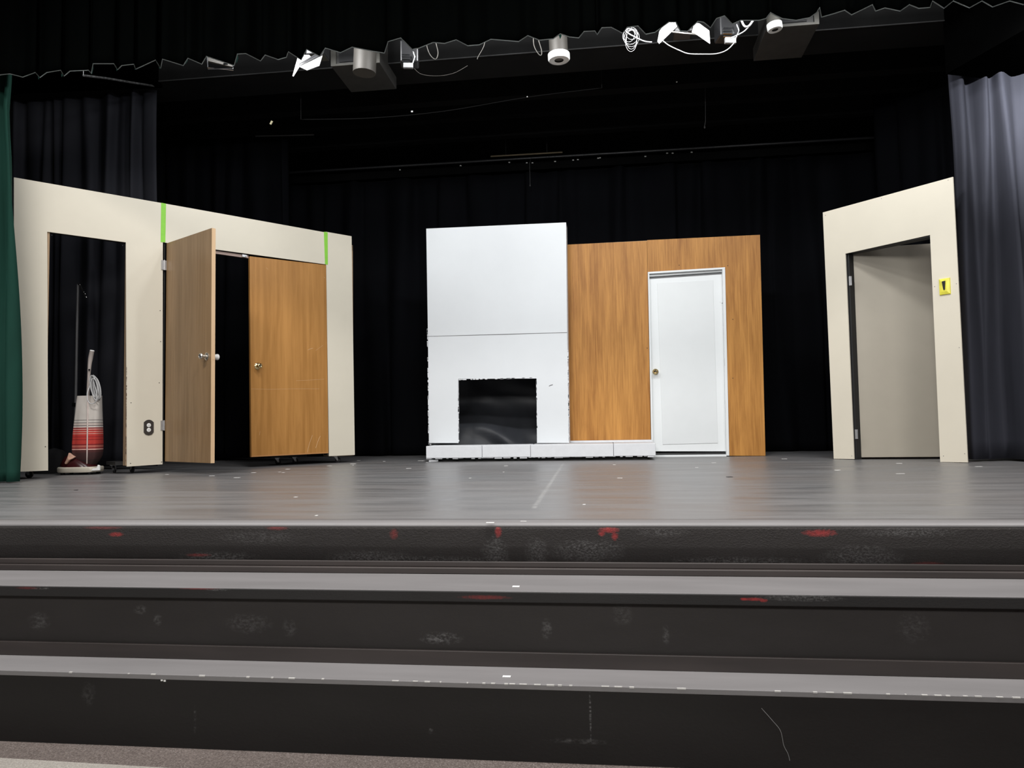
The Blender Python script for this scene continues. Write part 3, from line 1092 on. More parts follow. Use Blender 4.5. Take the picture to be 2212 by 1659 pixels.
# wall socket
u, z = LP.uz(321, 923)
ot = thing('wall_socket', LP.pt(u, z), 'dark power socket plate with two white outlets on the cream doorway flat', 'socket')
pm = MB()
hw, hh = 0.043, 0.062
poly = []
for a_, b_ in ((-0.6, -1.08), (0, -1.2), (0.6, -1.08), (1, -0.75), (1, 0.75), (0.6, 1.0), (0.2, 1.12), (-0.2, 1.12), (-0.6, 1.0), (-1, 0.75), (-1, -0.75)):
    poly.append((u + a_ * hw, z + b_ * hh))
pm.hexa([LP.pt(a_, b_, 0.006) for a_, b_ in poly], [LP.pt(a_, b_, 0.0003) for a_, b_ in poly])
pm.build('cover_plate', M['dark_plastic'], ot, bevel=0.0015)
for dz in (-0.024, 0.019):
    rm = MB()
    rm.lathe(LP.pt(u, z + dz, 0.005), LP.n, [(0, 0.0185), (0.003, 0.0185), (0.0035, 0.017)], 20)
    rc = rm.build('receptacle', M['white_plastic'], ot, smooth=True)
    sl = MB()
    for ddx in (-0.006, 0.006):
        slab(sl, LP, u + ddx - 0.0012, u + ddx + 0.0012, z + dz - 0.001, z + dz + 0.007, 0.0092, 0.006)
    sl.lathe(LP.pt(u, z + dz - 0.008, 0.0085), LP.n, [(0, 0.002), (0.0007, 0.002)], 8)
    sl.build('slots', M['lamp_black'], rc)

# ------------------------------------------------------------------ vacuum cleaner in the doorway
VD = 7.0
vb = PD(192, 1018, VD)
vt_ = thing('vacuum_cleaner', (vb.x, vb.y, 0), 'upright vacuum cleaner with a red and white striped cloth bag inside the left doorway', 'vacuum cleaner')
Vr = R0
Vn = -F0


def vp(px, py, off=0.0):
    return PD(px, py, VD - off)


# bag: lofted from outline, pleated
outl = [(855, 168, 219, 0.035), (870, 167, 218.5, 0.05), (890, 166.5, 218, 0.065), (910, 165, 218, 0.075), (930, 163.5, 218, 0.085), (955, 162, 218, 0.09), (975, 161.5, 217.5, 0.09), (985, 163.5, 216, 0.085), (995, 169, 211, 0.07), (1005, 177, 203, 0.05), (1013, 184, 196, 0.03)]
mb = MB()
rows = []
for (py, xl, xr, dep) in outl:
    c = vp((xl + xr) / 2, py)
    hw = (xr - xl) / 2 / FPX * VD
    row = []
    for k in range(49):
        a = 2 * PI * k / 48
        e = 0.55
        cx_ = math.copysign(abs(math.cos(a)) ** e, math.cos(a)) * hw
        cy_ = math.copysign(abs(math.sin(a)) ** e, math.sin(a)) * dep
        fold = 1 + 0.06 * math.sin(a * 7 + py * 0.01) * min(1, (py - 850) / 60.0) + 0.02 * noise.noise(Vector((k, py * 0.05, 1)))
        row.append(c + Vr * cx_ + Vn * (cy_ * fold))
    rows.append(row)
mb.grid(rows)
mb.add(rows[0][:48], [tuple(range(48))])
mb.build('bag', M['bag'], vt_, smooth=True)
zp = []
for (py, xl, xr, dep) in outl:
    f = 190 - (py - 855) / 158.0 * 2.5
    zp.append(PD(f, py, VD - dep * 1.03 - 0.004))
mb = MB()
mb.tube(hermite(zp, 4), 0.0055, 8)
mb.build('zip', plain('pale_zip', (0.62, 0.52, 0.48), 0.5), vt_, smooth=True)
# base: bumper ring, housing, cowl
bl, br_ = vp(133, 1010), vp(216, 1010)
cB = Vector(((bl.x + br_.x) / 2, (bl.y + br_.y) / 2, 0))
hw = (br_ - bl).length / 2


def rrect(c, hx, hy, z, n=40, e=0.5, cut=0.0):
    pts = []
    for k in range(n):
        a = 2 * PI * k / n
        x_ = math.copysign(abs(math.cos(a)) ** e, math.cos(a)) * hx
        y_ = math.copysign(abs(math.sin(a)) ** e, math.sin(a)) * hy
        pts.append(c + Vr * x_ + Vn * y_ + Zv * z)
    return pts


mb = MB()
rr_ = [rrect(cB, hw * 0.97, 0.125, 0.022), rrect(cB, hw, 0.13, 0.03), rrect(cB, hw, 0.13, 0.062), rrect(cB, hw * 0.97, 0.12, 0.07)]
mb.grid([r + [r[0]] for r in rr_])
mb.add(rr_[0], [tuple(range(40))])
mb.add(rr_[-1], [tuple(range(40))])
mb.build('bumper', M['bumper'], vt_, smooth=True)
mb = MB()
lv = [(0.06, 0.92, 0.115), (0.085, 0.86, 0.11), (0.12, 0.66, 0.10), (0.15, 0.45, 0.08), (0.168, 0.25, 0.05), (0.172, 0.05, 0.01)]
mb.grid([(lambda r: r + [r[0]])(rrect(cB - Vr * (0.02 * i), hw * sx, sy, z, e=0.8)) for i, (z, sx, sy) in enumerate(lv)])
mb.build('motor_housing', M['maroon'], vt_, smooth=True)
mb = MB()
q = [vp(148, 978, 0.09), vp(161, 987, 0.10), vp(155, 991, 0.125), vp(149, 994, 0.13), vp(141, 1003, 0.13), vp(139, 1001, 0.11), vp(145, 988, 0.1)]
mb.hexa(q, [p - Vn * 0.03 for p in q])
mb.build('cowl', M['peach'], vt_, bevel=0.004)
for s_ in (-1, 1):
    for yy in (-0.07, 0.07):
        mb = MB()
        c = cB + Vr * (s_ * hw * 0.7) + Vn * yy + Zv * 0.022
        mb.lathe(c - Vr * 0.012, Vr, [(0, 0.020), (0.002, 0.022), (0.022, 0.022), (0.024, 0.020)], 16)
        mb.build('wheel', M['rubber'], vt_, smooth=True)
# white clip at the right of the base
mb = MB()
q = [vp(196, 1017, 0.12), vp(215, 1016, 0.12), vp(215, 1006, 0.12), vp(211, 1004, 0.12), vp(208, 1011, 0.12), vp(200, 1012, 0.12)]
mb.hexa(q, [p - Vn * 0.02 for p in q])
mb.build('bumper_clip', M['white_plastic'], vt_, bevel=0.003)
# handle
mb = MB()
hpts = [vp(190, 1000, -0.02), vp(190, 900, -0.02), vp(190.5, 850, 0.0), vp(191.5, 822, 0.0), vp(193.5, 790, 0.0), vp(196, 772, 0.0), vp(199, 757.5, 0.01)]
mb.tube(hermite(hpts, 8), lambda t: 0.013 + 0.007 * min(1, max(0, (t - 0.55) * 4)), 16)
hd = mb.build('handle', plain('taupe_handle', (0.40, 0.35, 0.32), 0.4), vt_, smooth=True)
mb = MB()
tdir = (hpts[-1] - hpts[-2]).normalized()
mb.lathe(hpts[-1] - tdir * 0.002, tdir, [(0, 0.0195), (0.004, 0.0195), (0.006, 0.016)], 18)
mb.build('end_cap', M['white_plastic'], hd, smooth=True)
mb = MB()
for py, sz in ((799, 0.012),):
    c = vp(193.5 - (py - 786) * .06, py, 0.021)
    mb.box(c, (0.012, 0.008, sz * 1.3), YAW)
mb.build('switch', M['lamp_black'], hd)
# cord loops hung on the handle hook
rnd = random.Random(2)
for k in range(7):
    cx_, cy_ = 206 + rnd.uniform(-3, 5), 836 + rnd.uniform(-2, 6)
    rx, ry = rnd.uniform(5, 10), rnd.uniform(22, 26)
    pts = []
    for i in range(25):
        a = 2 * PI * i / 24
        lx = cx_ + rx * math.cos(a) + (5.0 * (1 + math.sin(a)) * 0.8 if False else 5 * math.sin(a) * 0.8)
        pts.append(PD(lx - 1.0, cy_ + ry * math.sin(a), VD - 0.03 - 0.008 * k))
    mb = MB()
    mb.tube(pts, 0.0042, 7)
    mb.build('cord_loop', M['cable'], vt_, smooth=True)
mb = MB()
mb.tube(hermite([vp(194, 818, 0.05), vp(197, 822, 0.06), vp(193, 836, 0.07), vp(188.5, 850, 0.10), vp(189.5, 864, 0.11), vp(195, 871.5, 0.11), vp(203, 871, 0.11), vp(209, 863, 0.11), vp(209, 850, 0.10), vp(204, 830, 0.06), vp(201, 817, 0.05)], 6), 0.0045, 8)
mb.build('cord', M['cable'], vt_, smooth=True)
mb = MB()
mb.tube([vp(194, 816, 0.02), vp(200, 815, 0.04), vp(202, 809, 0.045)], 0.004, 8)
mb.build('cord_hook', M['satin'], hd, smooth=True)

# dark pole beside it
PDp = 7.27
pb_ = PD(162, 1010, PDp)
pt_ = thing('black_stand', (pb_.x, pb_.y, 0), 'thin dark metal stand with a short angled arm left of the vacuum cleaner', 'stand')
mb = MB()
mb.tube([Vector((pb_.x, pb_.y, 0.0)), PD(163, 900, PDp), PD(166, 720, PDp), PD(168.5, 614, PDp)], 0.013, 12)
mb.lathe(Vector((pb_.x, pb_.y, 0.0)), Zv, [(0, 0.045), (0.012, 0.045), (0.02, 0.02)], 24)
mb.build('pole', M['pole'], pt_, smooth=True)
mb = MB()
mb.tube(hermite([PD(168.5, 614, PDp), PD(173, 616, PDp - .02), PD(178, 627, PDp - .05), PD(184, 638, PDp - .08), PD(186, 643, PDp - .09)], 5), 0.009, 10)
mb.build('arm', M['lamp_black'], pt_, smooth=True)
for px, py, r in ((173, 615, 0.005), (182, 631, 0.004), (184.5, 635, 0.005), (185.5, 642, 0.010)):
    mb = MB()
    mb.lathe(PD(px, py, PDp - 0.1), Vn, [(0, r), (0.008, r), (0.010, r * 0.5)], 12)
    mb.build('chrome_stud', M['chrome'], pt_, smooth=True)
mb = MB()
mb.lathe(PD(157, 874, PDp - 0.012), Vr, [(0, 0.009), (0.03, 0.009)], 12)
mb.box(PD(161, 874, PDp - 0.01), (0.03, 0.03, 0.035), YAW)
mb.build('clamp', M['chrome'], pt_)
# bunched black cloth heap at the doorway's left foot
hb = PD(112, 1018, 7.25)
mb = MB()
rows = []
for i in range(14):
    t = i / 13
    row = []
    for k in range(33):
        a = 2 * PI * k / 32
        R_ = 0.17 * math.sqrt(max(0.0, 1 - t ** 2.4)) + 0.001
        r_ = R_ * (1 + 0.13 * noise.noise(Vector((math.cos(a) * 1.6, math.sin(a) * 1.6, t * 2))) + 0.05 * math.sin(a * 6 + t * 4))
        row.append(Vector((hb.x + 0.02 * t, hb.y, 0.0)) + Vr * (r_ * math.cos(a)) + Vn * (r_ * 0.6 * math.sin(a)) + Zv * (0.235 * t + 0.002))
    rows.append(row)
mb.grid(rows)
tag(mb.build('cloth_heap', fabric('heap_black_cloth', (0.016, 0.016, 0.017), 0.1), loc=(hb.x, hb.y, 0), smooth=True), 'heap of bunched black cloth on the floor left of the vacuum cleaner', 'cloth')

# ------------------------------------------------------------------ fireplace
YF = 8.45
FP = Plane(Vector((-3, YF, 0)), Vector((3, YF, 0)))
tf = thing('fireplace_flat', PY(1075, 960, YF).xy.to_3d(), 'tall white fireplace front with a square black opening and long hearth', 'fireplace')
HT, HBt = 0.172, 0.040
mb = MB()
TF = 0.03
quad(mb, FP, [(926.5, 957), (990.5, 957), (990, 818.5), (1159, 817.5), (1160, 957), (1229.5, 957), (1225, 719), (924.5, 727.2)], 0, -TF)
mb.build('lower_panel', M['white'], tf)
mb = MB()
quad(mb, FP, [(924.5, 726.2), (1225, 717.8), (1222.8, 480.5), (920.8, 494)], 0.0015, -TF)
mb.build('upper_panel', M['white'], tf)
mb = MB()
quad(mb, FP, [(924.6, 727), (1090, 723.0), (1225, 718.6), (1225, 718.0), (1090, 722.0), (924.6, 726.2)], 0.0017, 0.0)
mb.build('joint', M['seam'], tf)
# side return
mb = MB()
uR = FP.uz(1229.5, 957)[0]
uT = FP.uz(1222.8, 480.5)[0]
zTp = FP.uz(1222.8, 480.5)[1]
q0 = [FP.pt(uR - 0.02, HT, -TF), FP.pt(uR - 0.0, HT, -TF), FP.pt(uT, zTp, -TF), FP.pt(uT - 0.02, zTp, -TF)]
mb.hexa(q0, [p + Vector((0, 0.20, 0)) for p in q0])
mb.build('side_return', M['white_rough'], tf)
mb = MB()
uLb, zL = FP.uz(926.5, 957)
uLt, zLt = FP.uz(920.8, 494)
q0 = [FP.pt(uLb, HT, -TF), FP.pt(uLb + 0.02, HT, -TF), FP.pt(uLt + 0.02, zLt, -TF), FP.pt(uLt, zLt, -TF)]
mb.hexa(q0, [p + Vector((0, 0.20, 0)) for p in q0])
mb.build('side_return', M['white_rough'], tf)
# rough ragged edge bits round the opening
mb = MB()
rnd = random.Random(12)
u0, u1 = FP.uz(990.2, 880)[0], FP.uz(1159.6, 880)[0]
zo = FP.uz(1075, 818)[1]
for k in range(70):
    side = k % 3
    s_ = rnd.uniform(0.003, 0.009)
    if side == 2:
        a = rnd.uniform(u0, u1)
        slab(mb, FP, a, a + rnd.uniform(0.01, 0.05), zo - s_ * 0.8, zo + 0.004, 0.001, -0.02)
    else:
        z = rnd.uniform(HT, zo)
        uu = u0 if side == 0 else u1
        slab(mb, FP, uu - s_ * 0.6, uu + s_ * 0.6, z, z + rnd.uniform(0.01, 0.05), 0.001, -0.02)
for k in range(40):
    z = rnd.uniform(HT, 1.5)
    uu = uLb - 0.002 + (z - HT) / (zLt - HT) * (uLt - uLb)
    slab(mb, FP, uu - rnd.uniform(0.001, 0.007), uu + 0.004, z, z + rnd.uniform(0.01, 0.04), 0.0, -0.02)
    z = rnd.uniform(HT, 1.2)
    uu = uR + (z - HT) / (zTp - HT) * (uT - uR)
    slab(mb, FP, uu - 0.004, uu + rnd.uniform(0.001, 0.007), z, z + rnd.uniform(0.01, 0.04), 0.0, -0.02)
mb.build('ragged_edge', M['white_rough'], tf)['kind'] = 'stuff'
mb = MB()
q = [FP.uz(*p) for p in ((1186, 834), (1190, 832), (1194, 831))]
mb.tube([FP.pt(u, z, 0.001) for u, z in q], 0.004, 5)
mb.build('gouge', M['seam'], tf)
# hearth, four foam blocks
yh = 8.10
xs = [PY(px, 975, yh).x for px in (920.3, 1041, 1146, 1325.5, 1416.5)]
for k in range(4):
    mb = MB()
    dz = (0.0, 0.002, -0.002, 0.001)[k]
    mb.bb(xs[k] + (0 if k == 0 else 0.0015), xs[k + 1] - (0 if k == 3 else 0.0015), yh + (0, .004, .0, .006)[k], YF - 0.002 if k < 2 else 8.70, HBt + dz, HT + dz * 0.5)
    mb.build('hearth_block', M['white_rough'], tf, bevel=0.006)
mb = MB()
rnd = random.Random(5)
xx = xs[0]
while xx < xs[4] - 0.05:
    l_ = rnd.uniform(0.02, 0.08)
    mb.bb(xx, xx + l_, yh + 0.012, yh + 0.05, HBt - rnd.uniform(0.003, 0.012), HBt + 0.004)
    xx += l_ + rnd.uniform(0.0, 0.05)
mb.build('ragged_underside', M['white_rough'], tf)['kind'] = 'stuff'
mb = MB()
mb.bb(xs[0] + 0.06, xs[4] - 0.06, yh + 0.10, YF - 0.02, 0.0, HBt - 0.013)
mb.build('skid', M['black_wood'], tf)
mb = MB()
mb.box((xs[0] + 0.07, yh + 0.05, 0.012), (0.10, 0.03, 0.02), 0.25)
mb.build('foot', M['white_rough'], tf)
# strip behind the hearth below the wood
# black cloth hung behind the opening
ca, cb = PY(930, 880, 8.9), PY(1200, 880, 8.9)
rows = []
for i in range(34):
    t = i / 33
    z = 0.01 + 1.15 * t
    row = []
    for k in range(50):
        s_ = k / 49
        x_ = ca.x + (cb.x - ca.x) * s_
        lowf = 1 / (1 + math.exp((z - 0.42 - 0.06 * math.sin(s_ * 5)) * 14))
        y_ = 9.28 - lowf * (0.40 + 0.06 * (1 - s_))
        y_ += 0.022 * math.sin((s_ * 1.4 + t * 2.1) * 9 + 2 * noise.noise(Vector((s_ * 3, t * 3, 0)))) * (0.35 + lowf)
        y_ += 0.03 * noise.noise(Vector((s_ * 6, t * 5, 4))) * (0.3 + lowf)
        row.append(Vector((x_, y_, z)))
    rows.append(row)
mb = MB()
mb.grid(rows)
tag(mb.build('black_cloth', M['satin_cloth'], loc=((ca.x + cb.x) / 2, 8.9, 0.01), smooth=True, solid=0.003), 'shiny black cloth draped behind the fireplace opening', 'cloth')

# ------------------------------------------------------------------ wood panel flat with white door
YW = 8.72
WP = Plane(Vector((-3, YW, 0)), Vector((3, YW, 0)))
tw = thing('wood_panel_flat', PY(1500, 985, YW).xy.to_3d(), 'orange brown plywood wall flat with a white door, right of the fireplace', 'stage flat')
mb = MB()
zT = 2.45
uz = WP.uz
q = [uz(1180, 985), uz(1406.8, 985), uz(1397.5, 520.3), uz(1180, 530.5)]
q[0] = (q[0][0], HT + 0.025)
q[1] = (q[1][0], HT + 0.025)
mb.hexa([WP.pt(u, z, 0.0) for u, z in q], [WP.pt(u, z, -0.018) for u, z in q])
mb.build('left_sheet', M['ply'], tw)
mb = MB()
quad(mb, WP, [(1575.5, 984.4), (1653.5, 984.4), (1641.5, 507.3), (1398.0, 518.8), (1399.3, 588), (1566, 577.8)], 0.002, -0.018)
mb.build('right_sheet', M['ply'], tw)
mb = MB()
uj = uz(1653, 980)[0]
quad(mb, WP, [(1651.5, 984.4), (1653.9, 984.4), (1642.2, 507.0), (1640, 507.0)], -0.0181, -0.07)
quad(mb, WP, [(1190, 532), (1641, 509), (1641, 506.7), (1190, 529.5)], -0.0181, -0.07)
mb.build('frame', M['edge_wood'], tw)
mb = MB()
for px, py in ((1467, 573), (1572, 574), (1560, 655), (1583, 690), (1583, 817), (1398, 752)):
    u, z = uz(px, py)
    mb.lathe(WP.pt(u, z, 0.002), WP.n, [(0, 0.005), (0.001, 0.004)], 8)
s_ = mb.build('nail', M['tape_dark'], tw)
s_['kind'] = 'stuff'
# base ledge under the left sheet
mb = MB()
slab(mb, WP, uz(1232, 985)[0], uz(1409, 985)[0], HT + 0.001, HT + 0.024, 0.02, -0.02)
mb.build('base_ledge', M['white_rough'], tw)
# door frame
mb = MB()
quad(mb, WP, [(1407.5, 984.5), (1411.0, 984.5), (1402.5, 590.5), (1399.3, 588)], 0.014, -0.11)
quad(mb, WP, [(1569, 984.3), (1575, 984.3), (1566, 577.8), (1560, 582)], 0.014, -0.11)
quad(mb, WP, [(1399.3, 592.0), (1565.5, 581.9), (1566, 577.8), (1399.3, 588)], 0.016, -0.11)
zs = uz(1500, 981)[1]
slab(mb, WP, uz(1411, 984)[0], uz(1569, 984)[0], 0.0, 0.022, 0.01, -0.11)
df = mb.build('door_frame', M['door_white'], tw, bevel=0.002)
mb = MB()
quad(mb, WP, [(1403, 596.5), (1561, 586), (1561, 583), (1403, 593)], -0.02, -0.05)
mb.build('weather_strip', M['door_white'], tw)
mb = MB()
quad(mb, WP, [(1402, 607), (1564, 597), (1564, 581), (1402, 591)], -0.075, -0.105)
mb.build('top_filler', plain('shaded_filler', (0.42, 0.42, 0.43), 0.5), tw)  # white filler coloured grey for the shade under the door head
mb = MB()
quad(mb, WP, [(1410.5, 975), (1569.5, 975), (1560.5, 592.5), (1402.3, 603)], -0.035, -0.073, -0.035)
dw = mb.build('door', M['door_white'], tw, bevel=0.002)
dw['label'] = 'white front door with a shallow applied panel'
mb = MB()
quad(mb, WP, [(1431.5, 960), (1550.5, 957), (1540, 605), (1419.3, 612)], -0.0285, -0.035, -0.035)
mb.build('applied_panel', plain('panel_white', (0.72, 0.745, 0.75), 0.35, var=0.01), dw, bevel=0.0015)
mb = MB()
slab(mb, WP, uz(1417, 984)[0], uz(1569, 984)[0], 0.024, 0.045, -0.04, -0.06)
mb.build('gap_shade_strip', M['lamp_black'], tw)  # black strip standing in for the dark gap below the door
ku, kz = uz(1416, 803, -0.035)
knob(dw, WP.pt(ku, kz, -0.035), Vector((0, -1, 0)), M['brass'], M['lamp_black'], 0.028)
mb = MB()
mb.box(WP.pt(*uz(1557, 652), -0.034), (0.008, 0.004, 0.02))
mb.build('catch', M['zinc'], tw)
mb = MB()
mb.box(WP.pt(*uz(1565, 782), 0.0142), (0.003, 0.002, 0.09))
mb.build('strike_plate', M['zinc'], tw)

# ------------------------------------------------------------------ right doorway flat
RA, RB = PD(1800.6, 991, 7.53), PD(2091.5, 999, 6.53)
RP = Plane(RA, RB)
tr_ = thing('doorway_flat', RP.pt(0.6, 0), 'cream doorway flat at far right with its grey beige door ajar', 'stage flat')
mb = MB()
quad(mb, RP, [(1801, 991), (1845, 991.8), (1826, 548), (2009, 507.5), (2031, 998), (2090.5, 999), (2058.5, 382), (1777.3, 459)], 0, -TH)
mb.build('skin', M['cream_right'], tr_)
mb = MB()
ul, ur = RP.uz(1836, 760)[0], RP.uz(2022, 760)[0]
zt = RP.uz(1920, 529)[1]
ue = RP.uz(2077, 760)[0]
u0 = RP.uz(1793, 760)[0]
slab(mb, RP, ue - 0.11, ue - 0.065, 0.0, 2.36, -TH, -FR)
slab(mb, RP, u0 + 0.0, u0 + 0.04, 0.0, 2.38, -TH, -FR)
slab(mb, RP, ur + 0.005, ur + 0.05, 0.0, zt, -TH, -FR)
slab(mb, RP, u0, ue - 0.065, 2.30, 2.37, -TH, -FR)
mb.build('frame', M['timber'], tr_)
mb = MB()
slab(mb, RP, ul - 0.05, ul - 0.003, 0.0, zt, -TH, -FR - 0.03)
slab(mb, RP, ul - 0.05, ur + 0.05, zt + 0.002, zt + 0.06, -TH, -FR - 0.03)  # head piece in black for the shaded underside of the header
slab(mb, RP, ul - 0.003, ul + 0.012, 0.0, zt, -0.03, -FR - 0.03)
mb.build('jamb', M['black_wood'], tr_)
sw = MB()
for px, py in ((1904, 429), (2048, 389), (1783, 465), (2066, 613), (2072, 751), (2038, 985), (2084, 980), (1840, 985), (2019, 619)):
    u, z = RP.uz(px, py)
    sw.lathe(RP.pt(u, z, 0), RP.n, [(0, 0.0045), (0.001, 0.004)], 8)
s_ = sw.build('screw', plain('grey_screw', (0.3, 0.28, 0.25), 0.5), tr_)
s_['kind'] = 'stuff'
# the door ajar behind it
ha = RP.pt(ul + 0.014, 0, -FR - 0.02)
dirv = (RP.u * math.cos(math.radians(41)) - RP.n * math.sin(math.radians(41)))
hb_ = ha + dirv * 0.86
QP = Plane(ha, hb_)
mb = MB()
zlo = 0.02
slab(mb, QP, 0.0, 0.86, zlo, 2.06, 0.0, -0.035)
rd = mb.build('door', plain('grey_beige_door', (0.36, 0.325, 0.265), 0.45, var=0.02), tr_, bevel=0.0015)
rd['label'] = 'grey beige door ajar'
for py in (605, 938):
    z = RP.uz(1840, py)[1]
    h = MB()
    slab(h, RP, ul + 0.001, ul + 0.03, z - 0.045, z + 0.045, -0.028, -0.0299)
    h.lathe(RP.pt(ul + 0.016, z - 0.045, -0.022), Zv, [(0, 0.006), (0.09, 0.006)], 10)
    h.build('hinge', M['zinc'], tr_)
# taped light switch
u, z = RP.uz(2041.5, 619)
ls = thing('light_switch', RP.pt(u, z), 'bright yellow taped light switch on the right cream doorway flat', 'switch')
mb = MB()
hw, hh = 0.046, 0.072
o4 = [(-1, -1), (1, -1), (1, 1), (-1, 1)]
outer = [RP.pt(u + a_ * hw, z + b_ * hh, 0.001) for a_, b_ in o4]
mid_ = [RP.pt(u + a_ * hw * 0.95, z + b_ * hh * 0.95, 0.012) for a_, b_ in o4]
inn = [RP.pt(u + a_ * hw * 0.45, z + b_ * hh * 0.62, 0.020) for a_, b_ in o4]
mb.add(outer + mid_ + inn, [(3, 2, 1, 0), (0, 1, 5, 4), (1, 2, 6, 5), (2, 3, 7, 6), (3, 0, 4, 7), (4, 5, 9, 8), (5, 6, 10, 9), (6, 7, 11, 10), (7, 4, 8, 11), (8, 9, 10, 11)])
mb.build('taped_plate', M['yellow'], ls)
mb = MB()
q = [(u - 0.016, z + 0.045), (u + 0.014, z + 0.047), (u + 0.008, z - 0.028), (u + 0.001, z - 0.034), (u - 0.006, z - 0.028)]
mb.hexa([RP.pt(a_, b_, 0.024) for a_, b_ in q], [RP.pt(a_, b_, 0.0195) for a_, b_ in q])
mb.build('dark_slot', M['lamp_black'], ls)

# ------------------------------------------------------------------ tape and paper scraps on the floor
scr = [(361, 1025, 7), (458, 1028, 12), (512, 1032, 14), (548, 1021, 9), (604, 1020, 4), (612, 1021, 6), (622, 1013.5, 9), (712, 1006.5, 10), (763, 1002, 12), (775, 995.2, 7), (830, 996.5, 5),
       (883, 1012, 11), (923, 999, 5), (910, 995.5, 14), (1016, 1033, 5), (1093, 1006.5, 8), (1088, 1020, 4), (1339, 1033, 11), (1327, 1004, 6), (1262, 1090, 6), (1505, 1010, 7), (1542, 1000, 9), (1697, 991.5, 6),
       (1942, 1001, 11), (2114, 1008, 14), (1945, 1023.5, 18), (1809, 1016, 12), (639, 1074, 7), (684, 1114, 5), (1690, 991.5, 4), (763, 1005, 3)]
rnd = random.Random(7)
for px, py, wpx in scr:
    p = PZ(px, py, 0.0)
    d = (p - CAM).dot(F0)
    wd = wpx / FPX * d
    mb = MB()
    ang = rnd.uniform(-0.25, 0.25)
    mb.box((p.x, p.y, 0.0011), (wd, 0.028 * rnd.uniform(0.6, 1.3) * (d / 7), 0.0012), ang)
    tag(mb.build('tape_scrap', M['tape_white'], loc=(p.x, p.y, 0.0005)), 'small white scrap stuck on the grey stage floor', 'scrap', 'white scraps on the stage floor')
for px, py, wpx, zz, lab in ((1576, 1030.5, 10, 0.0, 'small black scrap on the stage floor in front of the wood panel'), (164, 1059, 5, 0.0, 'tiny black scrap on the stage floor below the green curtain')):
    p = PZ(px, py, zz)
    mb = MB()
    mb.box((p.x, p.y, 0.0015), (wpx / FPX * 6.3, 0.03, 0.002), 0.4)
    tag(mb.build('dark_scrap', M['tape_dark'], loc=(p.x, p.y, 0)), lab, 'scrap')
for px, py, wpx, zz, dpt, lab in ((1059, 1129.5, 17, 0.0015, 0.016, 'flattened white scrap left of centre on the rounded stage edge'), (1131, 1126.5, 13, 0.0015, 0.010, 'white tape mark at the centre of the rounded stage edge'),
                                  (1114.6, 1267.5, 15, T2Z, 0.02, 'white tape mark at the centre of the upper step'), (1094.5, 1462, 17, T3Z, 0.016, 'white tape mark at the centre of the lower step')):
    p = PZ(px, py, zz)
    d = (p - CAM).dot(F0)
    mb = MB()
    mb.box((p.x, p.y, zz + 0.0012), (wpx / FPX * d, dpt, 0.0014), 0.0)
    tag(mb.build('tape_mark', M['tape_white'], loc=(p.x, p.y, zz + 0.0005)), lab, 'tape')
mb = MB()
for dx_, dz_ in ((-0.006, 0.001), (0.005, -0.001)):
    p = PY(353, 1470, Y3 + 0.002)
    mb.box((p.x + dx_, Y3 + 0.0025, p.z + dz_), (0.008, 0.002, 0.006), 0)
tag(mb.build('paint_chip', M['tape_white'], loc=PY(353, 1470, Y3)), 'small white paint chip low at left on the lowest black riser', 'paint chip')

# ------------------------------------------------------------------ lighting gear behind the valance
pp = thing('lighting_pipe', (0, 6.05, 3.86), 'black lighting pipe hung from the ceiling behind the valance', 'pipe')
mb = MB()
mb.tube([Vector((XL, 6.05, 3.86)), Vector((XR, 6.05, 3.86))], 0.024, 14)
mb.build('pipe', M['lamp_black'], pp, smooth=True)
for x_ in (-4.5, -1.5, 1.5, 4.5):
    mb = MB()
    mb.tube([Vector((x_, 6.05, 3.86)), Vector((x_, 6.05, 4.9))], 0.012, 8)
    mb.build('hanger', M['lamp_black'], pp)


def clampy(parent, x, y, z, to):
    mb = MB()
    mb.tube([Vector((x, 6.05, 3.815)), Vector((x, (6.05 + y) / 2, (3.815 + to) / 2)), Vector((x, y, to))], 0.010, 8)
    mb.box((x, 6.05, 3.81), (0.05, 0.06, 0.048))
    mb.build('pipe_clamp', M['lamp_black'], parent)


def gear_box(xl, xr, y0, y1, xbl, xbr, z, lab):
    """box whose underside is seen from below"""
    a, b = PZ(xl, y0, z), PZ(xr, y0 - 3, z)
    ya, yb_ = (a.y + b.y) / 2, PZ((xbl + xbr) / 2, y1, z).y
    tb = thing('ceiling_box', ((a.x + b.x) / 2, (ya + yb_) / 2, z), lab, 'box')
    mb = MB()
    mb.bb(a.x, b.x, ya + 0.012, yb_, z, SZ + 0.4 if False else 4.3)
    mb.build('body', M['box_grey'], tb, bevel=0.004)
    mb = MB()
    x0, x1 = a.x, b.x
    mb.bb(x0, x1, ya - 0.004, ya + 0.010, z, z + 0.02)
    mb.bb(x0, x0 + 0.05, ya - 0.004, ya + 0.010, z + 0.02, 4.3)
    mb.bb(x1 - 0.04, x1, ya - 0.004, ya + 0.010, z + 0.02, 4.3)
    mb.build('front_face', M['box_face'], tb)
    mb = MB()
    mb.bb(x0 + 0.08, x1 - 0.10, ya - 0.002, ya + 0.011, z + 0.035, z + 0.30)
    mb.build('recess', M['lamp_black'], tb)
    return tb


gear_box(713, 822, 141, 198, 735, 825, 3.78, 'grey ceiling box behind the left can light above the closet')
gear_box(1657, 1768, 58, 127, 1645, 1750, 3.78, 'grey ceiling box behind the pale can light at upper right')


